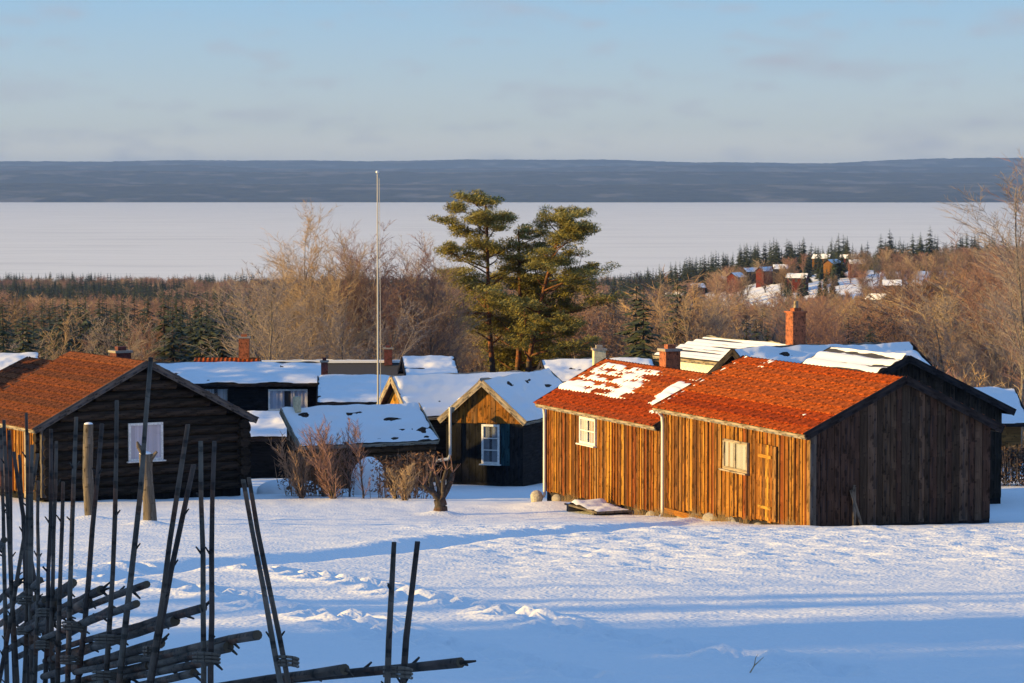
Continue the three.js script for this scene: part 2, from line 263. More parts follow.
function courseShape(W, run, pitch, wave) {                      // one course of pantiles: a waved strip with a front lip
  const key = [W.toFixed(2), run.toFixed(3), pitch, wave].join();
  if (courseShapes.has(key)) return courseShapes.get(key);
  const n = Math.round(W / pitch) * 6, rows = [[0, 0.004], [run + 0.045, 0.044], [run + 0.047, 0.02]];
  const g = sheet(n, 2, (u, v) => { const r = rows[Math.round(v * 2)], ph = u * Math.round(W / pitch), f = ph - Math.floor(ph), w = wave * (f < 0.62 ? 0.5 - 0.5 * Math.cos(f / 0.62 * Math.PI * 2) : -0.25 * Math.sin((f - 0.62) / 0.38 * Math.PI)); return [(u - 0.5) * W, r[1] + w, r[0]]; });
  const c = g.toNonIndexed(); c.computeVertexNormals(); const s = mergeVertices(c, 1e-4); courseShapes.set(key, s); return s;
}
function gableHouse(o) {
  const { G, L, eave, tan, ov = 0.3, vo = 0.25, drop = 1.0 } = o;
  const h = thing(o.name, o.label, 'house' in o ? o.house : 'house', [o.x, o.y, -o.D], o.th * Math.PI / 180, o.group);
  const phi = Math.atan(tan), cs = Math.cos(phi), sn = Math.sin(phi), apex = eave + G / 2 * tan, W = L + 2 * vo, S = (G / 2 + ov) / cs;
  const s = new THREE.Shape(); const lx = o.mono ? G / 2 : 0; s.moveTo(lx, -drop); s.lineTo(G, -drop); s.lineTo(G, eave - 0.01); s.lineTo(G / 2, apex - 0.01); if (!o.mono) s.lineTo(0, eave - 0.01); s.closePath();
  const wg = new THREE.ExtrudeGeometry(s, { depth: L, bevelEnabled: false }); wg.translate(0, 0, -L);
  const wall = part('wall', wg, o.wall, h);
  const slopes = [];
  for (const side of o.mono ? [1] : [-1, 1]) {
    const X = new THREE.Vector3(0, 0, -side), Y = new THREE.Vector3(side * sn, cs, 0), Z = new THREE.Vector3(side * cs, -sn, 0);
    const roof = part('roof', box(W, 0.05, S, 0, 0.03, S / 2), M.deck, h);
    roof.matrix.makeBasis(X, Y, Z).setPosition(G / 2, apex + 0.002, -L / 2); roof.matrix.decompose(roof.position, roof.quaternion, roof.scale);
    if (o.roof === 'tile') {
      const n = Math.round(S / (o.run || 0.36)), run = S / n, shape = courseShape(W + 0.04, run, 0.21, o.wave ?? 0.022);
      for (let k = 0; k < n; k++) { const c = part('tile_course', shape, o.tiles[Math.floor(R() * o.tiles.length)], roof); c.position.set(0, 0.057 + (k % 2) * 0.001 + rr(0, 0.004), k * run); c.rotation.y = rr(-0.0006, 0.0006); }
    } else if (o.roof === 'dark') { for (let k = 0; k < Math.round(S / 0.7); k++) { const q = S / Math.round(S / 0.7); const c = part('roof_sheet', box(W + 0.03, 0.02, q + 0.05, 0, 0, q / 2), M.darkRoof, roof); c.position.set(0, 0.075 + 0.004, k * q); c.rotation.x = 0.03; } }
    if (o.snow) { const T = Array.isArray(o.snow) ? o.snow[side < 0 ? 0 : 1] : o.snow; if (T) part('snow_layer', snowLayer(W - 0.02, S - 0.01, T, o.cell || 0.1, R() * 50), M.snowRoof, roof).position.y = 0.056; }
    if (o.patch && o.patch[side < 0 ? 0 : 1]) part('snow_patch', snowLayer(W - 0.1, S - 0.02, 0, 0.05, 1, o.patch[side < 0 ? 0 : 1]), M.snowRoof, roof).position.y = 0.062;
    for (const e of [-1, 1]) part('bargeboard', hbox(0.035, 0.20, S + 0.02, e * (W / 2 + 0.02), 0.0, S / 2), o.barge || M.trimDark, roof);
    part('fascia', hbox(W, 0.11, 0.03, 0, -0.02, S + 0.016), o.fascia || o.barge || M.trimDark, roof);
    slopes.push(roof);
  }
  if (o.roof === 'tile') { // ridge tiles
    const n = Math.round(W / 0.4), q = W / n, rg = new THREE.CylinderGeometry(0.11, 0.125, q + 0.03, 10, 1, true, Math.PI / 2, Math.PI); rg.rotateX(Math.PI / 2);
    for (let k = 0; k < n; k++) { const r = part('ridge_tile', rg, o.tiles[k % o.tiles.length], h); r.position.set(G / 2, apex + 0.035, vo - (k + 0.5) * q); r.rotation.z = Math.PI / 2 * 2; }
  }
  return { h, wall, slopes, apex, W, S };
}
// vertical boards on a wall of length len; top(s), bottom(s) give heights; place along direction
function cladding(wall, len, pitch, top, bottom, put, mats, batten = true, thick = 0.025) {
  const n = Math.round(len / pitch), cut = [0]; for (let k = 0; k < n; k++) cut.push(cut[k] + rr(0.7, 1.3)); const tot = cut[n] / len;
  for (let k = 0; k < n; k++) {
    const s0 = cut[k] / tot + 0.006, s1 = cut[k + 1] / tot - 0.006, b = bottom((s0 + s1) / 2) + rr(-0.03, 0.03), t = new Tris(), z = thick + rr(0, 0.012);
    const q = (s, y, d) => put(s, y, d), A = q(s0, b, z), B = q(s1, b, z), C = q(s1, top(s1), z), D = q(s0, top(s0), z), a = q(s0, b, 0.002), bb = q(s1, b, 0.002), c = q(s1, top(s1), 0.002), d = q(s0, top(s0), 0.002);
    t.quad(A, B, C, D); t.quad(B, bb, c, C); t.quad(a, A, D, d); t.quad(a, bb, B, A);
    const m = mats[Math.floor(R() * mats.length)], g = t.geo(), uv = g.attributes.uv, off = R() * 7; for (let i = 0; i < uv.count; i++) uv.setXY(i, uv.getX(i) * 0.9 + off, uv.getY(i) + off * 0.37);
    part('board', g, m, wall);
    if (batten && k) {
      const tb = new Tris(), s = cut[k] / tot, e = 0.018 + rr(0, 0.01), zz = z + 0.026, y0 = b + rr(-0.02, 0.03), P = [q(s - e, y0, zz), q(s + e, y0, zz), q(s + e, top(s), zz), q(s - e, top(s), zz)], N = [q(s - e, y0, 0.02), q(s + e, y0, 0.02), q(s + e, top(s), 0.02), q(s - e, top(s), 0.02)];
      tb.quad(...P); tb.quad(P[1], N[1], N[2], P[2]); tb.quad(N[0], P[0], P[3], N[3]); tb.quad(N[0], N[1], P[1], P[0]);
      part('batten', tb.geo(), mats[Math.floor(R() * mats.length)], wall);
    }
  }
}
// ---- the long timber shed and the lower shed that continues it
const AX = Math.sin(21.3 * Math.PI / 180), AC = Math.cos(21.3 * Math.PI / 180);
{
  const base = -6.44, eave = 2.32, tan = 0.477, G = 4.83, L = 8.45;
  const b = gableHouse({ name: 'timber_shed', label: 'large timber shed with bright red tiled roof and dark weathered gable', house: 'shed', x: 7.11, D: 66, y: base, th: 21.3, G, L, eave, tan, ov: 0.26, vo: 0.14, wall: M.trimDark, roof: 'tile', tiles: M.tile, run: 0.33, wave: 0.02, barge: M.trimDark, fascia: M.trimPale,
    patch: [(x, z) => { const n = fbm(x / 0.35 + 2, z / 0.12, 3), e = 0.85 * Math.exp(-(((x + 2.7) / 0.5) ** 2 + ((z - 0.25) / 0.3) ** 2)) + 0.75 * Math.exp(-(((x - 3.1) / 0.35) ** 2 + ((z - 2.25) / 0.13) ** 2)) + 0.6 * Math.exp(-(((x + 4.2) / 0.12) ** 2)) + 0.55 * Math.exp(-(((x - 3.0) / 0.3) ** 2 + ((z - 2.55) / 0.1) ** 2)); return -0.06 + 0.14 * e * (0.4 + n); }, null] });
  const fall = s => -0.055 * s;                                 // the ground drops along the wall
  cladding(b.wall, L, 0.215, () => eave - 0.02, s => 0.02 + fall(s), (s, y, d) => [-d, y, -s], M.amber);
  cladding(b.wall, G, 0.2, s => eave + tan * (s < G / 2 ? s : G - s) - 0.03, () => 0.0, (s, y, d) => [s, y, d], M.grey, false, 0.022);
  windowPart(b.h, 1.25, 0.62, 2, 1, [-0.075, 1.36, -4.0], -Math.PI / 2, M.trimPale, 'pale framed two-pane window', mat(0.42, 0.42, 0.38, { map: grainTex }), true);
  part('corner_board', box(0.16, eave + 0.1, 0.035, -0.015, eave / 2 - 0.07, 0.062), M.trimGrey, b.h);
  // the plank door near the gable
  const door = part('door', box(0.02, 1.85, 0.95, -0.06, 0.86, -2.2), M.trimDark, b.h);
  for (let k = 0; k < 5; k++) part('plank', box(0.022, 1.84 + rr(-0.02, 0.02), 0.178, -0.084 - rr(0, 0.006), 0.86, -2.58 + k * 0.19), M.amber[(k * 3 + 2) % M.amber.length], door);
  for (const y of [0.25, 1.5]) part('ledge', hbox(0.03, 0.08, 0.7, -0.112, y, -2.3), M.amber[0], door);
  for (let k = 0; k < 8; k++) { const g = new THREE.DodecahedronGeometry(0.12 + 0.12 * R(), 1), z = -0.5 - k * 1.02 + rr(-0.3, 0.3); g.scale(0.9, 0.6 + 0.5 * R(), 1.2 + 0.8 * R()); part('plinth_stone', g, M.stone, b.h).position.set(0.04 + rr(-0.03, 0.03), -0.16 + fall(-z), z); }
  part('sill_beam', hbox(0.14, 0.14, 3.2, -0.05, -0.46, -6.6), M.amber[2], b.h);
  const dp = new Tris(); dp.path([[-0.3, eave - 0.12, -8.3], [-0.12, eave - 0.3, -8.36], [-0.1, eave - 0.5, -8.36], [-0.1, -0.6, -8.36], [-0.22, -0.68, -8.36]], [0.045, 0.045, 0.045, 0.045, 0.045], 8);
  part('drainpipe', dp.geo(), M.pipe, b.h);

  const e2 = 2.62, G2 = 3.9, L2 = 8.25, tan2 = 0.544;
  const a = gableHouse({ name: 'timber_shed', label: 'lower timber shed with melting snow on its red roof and a brick chimney', house: 'shed', x: 7.11 - AX * 8.56 + 0.02, D: 66 + AC * 8.56, y: -7.19, th: 21.3, G: G2, L: L2, eave: e2, tan: tan2, ov: 0.3, vo: 0.12, wall: M.trimDark, roof: 'tile', tiles: M.tile, run: 0.33, wave: 0.02, barge: M.trimDark, fascia: M.trimPale,
    patch: [(x, z) => { const band = 0.5 + 0.5 * Math.cos(z / 0.33 * 6.283), n = fbm(x / 1.1 + 5, z / 0.5 + 3, 3), f = sstep(1.95, 1.55, z) * sstep(-4.2, -3.4, x + 0.4 * z), diag = Math.exp(-(((x - 2.6 - 0.6 * (z - 1.2)) / 0.55) ** 2)) * sstep(0.3, 0.8, z), mid = 0.8 + 0.35 * sstep(0.5, -2.2, x) - 0.5 * sstep(-0.2, 1.2, x) * sstep(2.6, 1.6, x); return -0.06 + 0.12 * f * (0.76 + 0.26 * band + 1.1 * (n - 0.45) + 0.9 * (fbm(x / 0.3 + 1, z / 0.16, 3) - 0.5)) * mid * sstep(0.08, 0.25, z) + 0.10 * diag * (0.35 + n * 0.7 + 0.5 * fbm(x / 0.25, z / 0.2 + 4, 2)) * sstep(2.3, 2.0, z); }, null] });
  const fall2 = s => -0.03 * s;
  cladding(a.wall, L2, 0.215, () => e2 - 0.02, s => 0.16 + fall2(s), (s, y, d) => [-d, y, -s], M.amber);
  windowPart(a.h, 1.0, 0.62, 2, 2, [-0.075, 1.95, -5.0], -Math.PI / 2, M.white, 'white framed four-pane window');
  chimney(a.h, 0.45, 0.45, 0.9, [G2 / 2 + 0.3, e2 + G2 / 2 * tan2 - 0.4, -4.55], M.brick);
  const d2 = new Tris(); d2.path([[-0.3, e2 - 0.1, -8.1], [-0.12, e2 - 0.28, -8.2], [-0.1, e2 - 0.45, -8.2], [-0.1, -0.2, -8.2], [-0.22, -0.28, -8.2]], [0.045, 0.045, 0.045, 0.045, 0.045], 8);
  part('drainpipe', d2.geo(), M.pipe, a.h);
  for (let k = 0; k < 6; k++) { const g = new THREE.DodecahedronGeometry(0.15 + 0.1 * R(), 1); g.scale(0.9, 0.6 + 0.4 * R(), 1.2 + 0.7 * R()); const z = -0.5 - k * 1.35 + rr(-0.3, 0.3); part('plinth_stone', g, M.stone, a.h).position.set(0.03, -0.02 + fall2(-z), z); }
  // doorstep: planks on snow in front of the lower shed
  const sx = 7.11 - AX * 11.2 - AC * 0.75, sd = 66 + AC * 11.2 - AX * 0.75, st = thing('doorstep', 'low snow-dusted plank doorstep before the lower shed', 'doorstep', [sx, ground(sx, sd), -sd], 21.3 * Math.PI / 180);
  for (let k = 0; k < 4; k++) part('plank', hbox(0.24, 0.05, 2.3, -0.4 + k * 0.26, 0.16, 0), M.oldPost, st);
  for (const z of [-0.9, 0.9]) part('bearer', hbox(1.05, 0.24, 0.12, 0, 0.012, z), M.trimGrey, st);
  part('snow_layer', snowLayer(1.0, 2.2, 0.1, 0.1, 3).translate(0, 0, -1.1), M.snowRoof, st).position.y = 0.187;
  const bx = 7.11 - AX * 16.7 - AC * 0.35, bd = 66 + AC * 16.7 - AX * 0.35, sg = new THREE.DodecahedronGeometry(0.2, 2); { const p = sg.attributes.position; for (let i = 0; i < p.count; i++) { const k = 1 + 0.35 * (fbm(p.getX(i) * 5 + 3, p.getY(i) * 5 + p.getZ(i) * 4, 2) - 0.5); p.setXYZ(i, p.getX(i) * k, p.getY(i) * k * 1.15, p.getZ(i) * k); } sg.computeVertexNormals(); }
  single('boulder', sg, mat(0.46, 0.42, 0.34, { map: grainTex }), 'pale boulder at the far corner of the lower shed', 'stone').position.set(bx, ground(bx, bd) + 0.14, -bd);
  // two planks leaning on the dark gable
  for (const [s, lean, lab] of [[0.98, 0.10, 'longer of two pale planks leaning on the dark gable'], [1.2, 0.24, 'shorter pale plank leaning on the dark gable, more tilted']]) {
    const len = s < 1.1 ? 1.05 : 0.95, x = 7.11 + AC * s + AX * 0.28, d = 66 + AX * s - AC * 0.28;
    const p = single('leaning_plank', box(0.075, len, 0.025, 0, len / 2, 0), M.oldPost, lab, 'plank', 'planks leaning on the shed gable');
    p.position.set(x, ground(x, d) - 0.06, -d); p.rotation.set(-0.2, 21.3 * Math.PI / 180, s < 1.1 ? -lean : lean, 'YXZ');
  }
}
// ---- the log house with the clay-tile roof
{
  const G = 6.44, L = 5.3, eave = 2.2, tan = 0.518, base = -7.53;
  const b = gableHouse({ name: 'log_house', label: 'dark log house with brown clay tile roof and lilac curtained gable window', x: -13.86, D: 82.46, y: base, th: 31.2, G, L, eave, tan, ov: 0.4, vo: 0.32, wall: M.tarWall, roof: 'tile', tiles: M.clay, run: 0.36, wave: 0.022, barge: M.trimGrey, fascia: M.trimPale });
  const lr = 0.15; let k = 0;
  for (let y = 0.05; y < eave + G / 2 * tan - 0.35; y += 0.285, k++) {
    const inset = Math.max(0, (y + 0.12 - eave) / tan), x0 = y < eave - 0.2 ? -0.28 : inset + 0.05, x1 = G - x0, t = new THREE.CylinderGeometry(lr, lr, x1 - x0, 10, 1); { const uv = t.attributes.uv; for (let i = 0; i < uv.count; i++) uv.setXY(i, uv.getX(i) * 0.9, uv.getY(i) * (x1 - x0)); } t.rotateZ(Math.PI / 2);
    part('log', t, M.log[k % 3], b.wall).position.set((x0 + x1) / 2, y, 0.02);
    if (y < eave - 0.2) { const e = new THREE.CylinderGeometry(lr, lr, 0.36, 10); e.rotateX(Math.PI / 2); for (const x of [0.02, G - 0.02]) part('log_end', e, M.log[(k + 1) % 3], b.wall).position.set(x, y + 0.14, 0.2); }
  }
  cladding(b.wall, L, 0.2, () => eave - 0.02, () => 0.0, (s, y, d) => [-d - 0.03, y, -s], M.amber);
  windowPart(b.h, 0.98, 1.0, 2, 1, [3.2, 1.5, 0.2], 0, M.white, 'white framed window with lilac-grey curtain', mat(0.50, 0.48, 0.56, { map: grainTex }), true);
  for (const s of [0.45, 2.4, 4.4]) part('porch_post', box(0.12, 2.1, 0.12, -0.34, 1.0, -s), M.trimPale, b.h);
  part('corner_post', box(0.14, eave, 0.14, -0.1, eave / 2, 0.24), M.trimGrey, b.h);
  chimney(b.h, 0.5, 0.5, 0.75, [G / 2 + 0.6, eave + G / 2 * tan - 0.62, -3.1], M.oldBrick);
}
// ---- the houses of the village behind
const plain = (o) => gableHouse({ roof: 'none', snow: 0.085, barge: M.trimDark, ...o });
{
  // small outbuilding with the grey-blue snowy roof
  let b = plain({ name: 'outbuilding', label: 'small brown outbuilding with snowy roof behind the brown hedge', house: 'outbuilding', x: -7.85, D: 91.1, y: -7.98, th: -62, G: 2.5, L: 4.5, mono: true, eave: 1.5, tan: 0.72, ov: 0.25, vo: 0.2, wall: M.brownWall, barge: M.trimPale });
  part('vent_post', box(0.2, 0.5, 0.2, 1.4, 2.6, -0.3), M.cream, b.h);
  for (let k = 0; k < 6; k++) { const e = new THREE.CylinderGeometry(0.13, 0.13, 4.8, 9); { const uv = e.attributes.uv; for (let i = 0; i < uv.count; i++) uv.setXY(i, uv.getX(i), uv.getY(i) * 4); } e.rotateX(Math.PI / 2); part('log', e, M.brownWall, b.wall).position.set(2.5, 0.1 + k * 0.26, -2.3); }
  // the two steep little gabled houses
  b = plain({ name: 'gabled_cottage', label: 'small cottage with steep blue-white snow roof and ochre gable facing the low sun', x: -4.45, D: 97.9, y: -8.4, th: -62, G: 2.3, L: 4.6, eave: 2.3, tan: 0.95, ov: 0.22, vo: 0.3, wall: M.darkWall, barge: M.trimPale });
  { const G = 2.3; cladding(b.wall, G, 0.24, s => 2.3 + 0.95 * (s < G / 2 ? s : G - s) - 0.04, () => 0.1, (s, y, d) => [s, y, d], [M.ochreWall, M.amber[2], M.amber[0]], false); }
  b = plain({ name: 'gabled_cottage', label: 'dark cottage with tall white framed window and steep snow roof beside the timber sheds', x: -2.2, D: 93.5, y: -8.25, th: -20.8, G: 2.75, L: 5.8, eave: 2.2, tan: 0.86, ov: 0.16, vo: 0.25, wall: M.darkWall, barge: M.trimPale });
  { const G = 2.75; cladding(b.wall, G, 0.23, s => 2.2 + 0.86 * (s < G / 2 ? s : G - s) - 0.04, () => 2.0, (s, y, d) => [s, y, d], [M.ochreWall, M.amber[2]], false); cladding(b.wall, G, 0.23, () => 2.0, () => 0.05, (s, y, d) => [s, y, d], [M.darkWall, M.tarWall], false); }  // darker boards below the eaves: shade on the lower gable put into their colour
  windowPart(b.h, 0.5, 1.18, 1, 3, [1.62, 1.32, 0.07], 0, M.white, 'tall white framed window', mat(0.16, 0.18, 0.21));
  part('shutter', box(0.3, 1.4, 0.03, 2.15, 1.32, 0.07), M.teal, b.h);
  { const t = new Tris(); t.path([[0.28, 2.55, 0.34], [0.26, 2.3, 0.3], [0.26, 0.95, 0.3], [0.2, 0.8, 0.3], [-0.25, 0.72, 0.3]], [0.05, 0.05, 0.05, 0.05, 0.05], 8); part('drainpipe', t.geo(), M.pipe, b.h); }
  // long dark house at the back
  b = plain({ name: 'long_house', label: 'long black house with snowy roof, curtained windows, behind the log house', x: -8.15, D: 117.2, y: -9.6, th: 93, G: 4.2, L: 9.5, eave: 3.05, tan: 0.27, ov: 0.35, vo: 0.3, wall: M.tarWall, barge: M.trimDark, drop: 2 });
  windowPart(b.h, 1.5, 0.75, 3, 1, [-0.04, 2.3, -1.25], -Math.PI / 2, M.white, 'wide white framed window', mat(0.46, 0.46, 0.54, { map: grainTex }));
  windowPart(b.h, 0.95, 0.8, 2, 1, [-0.04, 2.36, -4.25], -Math.PI / 2, M.trimDark, 'dark framed window with striped curtain', mat(0.42, 0.44, 0.46, { map: woodTex }));
  // dark-sided house with snow along its ridge
  b = plain({ name: 'long_house', label: 'low dark house with blue-white snow roof behind the flagpole', x: -4.7, D: 113.5, y: -9.3, th: 93, G: 4.6, L: 3.0, eave: 2.25, tan: 0.33, ov: 0.3, vo: 0.2, wall: M.oldBrick, drop: 2 });
  chimney(b.h, 0.28, 0.28, 0.75, [2.6, 2.9, -2.95], M.oldBrick);
  b = plain({ name: 'long_house', label: 'dark roofed house with a thin snow line along its ridge below the birches', x: -3.9, D: 136, y: -11.2, th: 93, G: 7, L: 9.2, eave: 2.95, tan: 0.3, ov: 0.4, vo: 0.2, wall: M.tarWall, roof: 'dark', snow: [0, 0.14], drop: 2.5 });
  part('ridge_snow', box(0.5, 0.12, 9.4, 3.5, 4.12, -4.6), M.snowRoof, b.h); chimney(b.h, 0.4, 0.4, 0.8, [3.2, 3.95, -2.1], M.oldBrick);
  b = plain({ name: 'long_house', label: 'small house with lilac snow roof right behind the first steep cottage', x: -2.6, D: 122, y: -9.8, th: 97, G: 3.6, L: 1.8, eave: 3.2, tan: 0.35, wall: M.darkWall, drop: 2 });
  // lean-to between log house and outbuilding
  b = plain({ name: 'woodshed', label: 'low dark woodshed with snowy roof squeezed behind the log house', house: 'shed', x: -7.75, D: 99.2, y: -8.5, th: 92, G: 3, L: 1.7, eave: 1.3, tan: 0.4, ov: 0.3, vo: 0.2, wall: M.tarWall });
  // roofs behind the sheds
  b = plain({ name: 'snowy_barn', label: 'barn roof in blue shade just behind the red ridge of the large shed', house: 'barn', x: 6.05, D: 86.6, y: -7.7, th: -62, G: 3.6, L: 6.2, eave: 3.25, tan: 0.6, ov: 0.3, vo: 0.2, wall: M.darkWall });
  b = plain({ name: 'bright_roofed_house', label: 'long house with sunlit white snow roof and tall brick chimney', x: 10.9, D: 96.8, y: -8.3, th: 27, G: 4.0, L: 11.4, eave: 3.5, tan: 0.26, ov: 0.25, vo: 0.2, wall: M.white, roof: 'dark', snow: [0, 0.09], barge: M.trimPale, drop: 2, patch: [(x, z) => 0.004 + 0.05 * (0.62 + 0.5 * Math.cos(z / 0.36 * 6.283) + 1.2 * (fbm(x / 1.6 + 7, z / 0.7, 3) - 0.38)), null] });
  { const c = chimney(b.h, 0.55, 0.5, 1.5, [2.2, 3.8, -5.4], M.brick, M.brick); const t = new Tris(); t.path([[0, 1.6, 0], [0, 1.95, 0.02]], [0.1, 0.07], 8); part('chimney_pot', t.geo(), M.trimPale, c); }
  b = gableHouse({ name: 'dark_gabled_barn', label: 'black gabled barn with half melted snow roof behind the large shed', house: 'barn', x: 11.3 - 0.932 * 3.2 - 0.05, D: 80 - 0.363 * 3.2, y: -7.4, th: 21.3, G: 6.4, L: 4.2, eave: 2.62, tan: 0.47, ov: 0.28, vo: 0.25, wall: M.tarWall, roof: 'dark', barge: M.trimDark,
    patch: [(x, z) => -0.035 + 0.11 * (0.35 + 0.5 * (0.5 + 0.5 * Math.cos(z / 0.45 * 6.283)) + 0.9 * (fbm(x / 1.1 + 4, z / 0.5, 3) - 0.4)), null] });
  cladding(b.wall, 6.4, 0.22, s => 2.62 + 0.47 * (s < 3.2 ? s : 6.4 - s) - 0.03, () => 0, (s, y, d) => [s, y, d], M.log, false);
  b = plain({ name: 'cottage', label: 'small cottage with blue snow roof at the picture edge beyond the black barn', x: 19.7, D: 108, y: -9.3, th: 95, G: 4, L: 2.6, eave: 1.9, tan: 0.5, wall: M.ochreWall, drop: 2 });
  b = plain({ name: 'cottage', label: 'house with cream chimney peeping over the snow-patched shed roof', x: 5.2, D: 100.5, y: -8.6, th: 98, G: 4.4, L: 3.6, eave: 2.9, tan: 0.42, wall: M.darkWall, drop: 2 });
  chimney(b.h, 0.42, 0.42, 1.5, [0.3, 2.85, -2.05], M.cream);
  b = gableHouse({ name: 'tiled_cottage', label: 'brown tiled roof behind the log house at the left picture edge', x: -17.2, D: 99, y: -8.5, th: 31, G: 5, L: 6, eave: 2.5, tan: 0.45, wall: M.brownWall, roof: 'tile', tiles: M.clay, run: 0.4, barge: M.trimGrey });
  b = plain({ name: 'tiled_cottage', label: 'snow roofed cottage with orange eaves at the far left picture edge', x: -22.6, D: 132, y: -11, th: 100, G: 5, L: 5, eave: 3.3, tan: 0.5, wall: M.ochreWall, barge: M.ochreWall, drop: 2 });
  b = gableHouse({ name: 'tiled_cottage', label: 'red roofed cottage with orange brick chimney above the long black house', x: -12.2, D: 131, y: -10.8, th: 92, G: 5, L: 2.6, eave: 3.3, tan: 0.36, wall: M.redWall, roof: 'tile', tiles: M.tile, run: 0.4, barge: M.trimGrey, drop: 2 });
  chimney(b.h, 0.5, 0.5, 1.1, [2.5, 4.1, -0.5], M.brick);
}
// ---- houses far off on the hillside
{
  const lift = 1.9, spots = [[0.0605, 1000, 'r'], [0.069, 1090, 'r'], [0.0835, 1060, 'r'], [0.0885, 1120, 'd'], [0.0985, 1030, 'd'], [0.105, 960, 'r'], [0.113, 1080, 'o'], [0.1225, 1110, 'r'], [0.126, 990, 'r'], [0.132, 820, 'd'], [0.139, 900, 'o'], [0.148, 700, 'o'], [0.157, 620, 'd'], [0.168, 560, 'r'], [0.173, 680, 'w'], [0.094, 1040, 'r'], [0.078, 1150, 'd'], [0.118, 1000, 'o']];
  const W = { r: [M.redWall, 'red'], w: [M.whiteWall, 'pale'], d: [M.darkWall, 'dark'], o: [M.ochreWall, 'ochre'] };
  const r = rng(5);
  for (const [u, D, c] of spots) {
    const x = u * D, G = 3.8 + 1.0 * r(), L = 5 + 2 * r(), y = ground(x, D) + lift;
    const b = plain({ name: 'hillside_house', label: `${W[c][1]} house with snowy roof among the trees on the far hillside`, group: 'houses on the far hillside', x, D, y, th: 40 + 110 * r(), G, L, eave: 2.7, tan: 0.6, ov: 0.4, vo: 0.3, wall: W[c][0], drop: 4, snow: 0.2, cell: 0.5 });
    const wg = box(0.9, 1.1, 0.06); for (let k = 0; k < 2; k++) part('window', wg, M.room, b.h).position.set(G * (0.3 + 0.4 * k), 1.7, 0.02);
    const wl = box(0.06, 1.1, 0.9); for (let k = 0; k < 3; k++) part('window', wl, M.room, b.h).position.set(-0.02, 1.7, -L * (0.2 + 0.3 * k));
  }
}

// ---------------------------------------------------------------- flagpole, posts, garden
{
  const x = -4.47, D = 93.2, g = ground(x, D), H = 2.05 - g, o = thing('flagpole', 'tall slender white flagpole rising in front of the lake', 'flagpole', [x, g, -D]);
  const t = new Tris(); t.path([[0, -0.1, 0], [0, H * 0.5, 0], [0, H, 0]], [0.036, 0.031, 0.02], 12); part('pole', t.geo(), M.pole, o);
  part('finial', new THREE.SphereGeometry(0.06, 14, 10), M.metal, o).position.y = H + 0.06;
  const c = new Tris(); c.path([[0.09, 1.2, 0.02], [0.085, H * 0.6, 0.02], [0.06, H - 0.15, 0.01]], [0.01, 0.01, 0.01], 5); part('halyard', c.geo(), M.pole, o);
  part('cleat', box(0.06, 0.16, 0.05, 0.08, 1.2, 0), M.iron, o); part('base', box(0.3, 0.5, 0.3, 0, 0.05, 0), M.stone, o);
}
function oldPost(x, D, h, r, label, seed, knob) {
  const t = new Tris(), n = 9, pts = [], rad = [], q = rng(seed);
  for (let k = 0; k <= n; k++) { const f = k / n; pts.push([0.05 * Math.sin(f * 3 + seed) + (q() - 0.5) * 0.02, -0.2 + f * (h + 0.2), 0.04 * Math.cos(f * 2 + seed)]); rad.push(r * (1.12 - 0.25 * f) * (0.94 + 0.12 * q()) * (knob && f > 0.8 ? 1.25 : 1)); }
  t.path(pts, rad, 12);
  const o = thing('old_post', label, 'post', [x, ground(x, D), -D]); part('shaft', t.geo(), M.oldPost, o);
  const e = new THREE.CircleGeometry(rad[n], 12); e.rotateX(-Math.PI / 2); part('cut_end', e, M.cut, o).position.set(pts[n][0], pts[n][1] + 0.002, pts[n][2]);
  if (knob) { const b = new Tris(); b.path([[0.02, h * 0.9, 0], [-0.2, h * 1.12, 0.05], [-0.24, h * 1.2, 0.05]], [0.09, 0.06, 0.02], 8); b.path([[0, h * 0.88, 0], [0.22, h * 1.04, 0.02]], [0.08, 0.03], 8); part('stub', b.geo(), M.oldPost, o); }
  part('snow_cap', new THREE.SphereGeometry(rad[n] * 0.95, 12, 6, 0, 6.283, 0, 1.5).scale(1, 0.45, 1), M.snowRoof, o).position.set(pts[n][0], pts[n][1] + 0.004, pts[n][2]);
}
oldPost(-10.6, 70, 2.28, 0.135, 'plain round weathered gatepost before the log house corner', 3, false);
oldPost(-8.62, 66, 1.55, 0.15, 'gnarled forked weathered post below the log house window', 8, true);
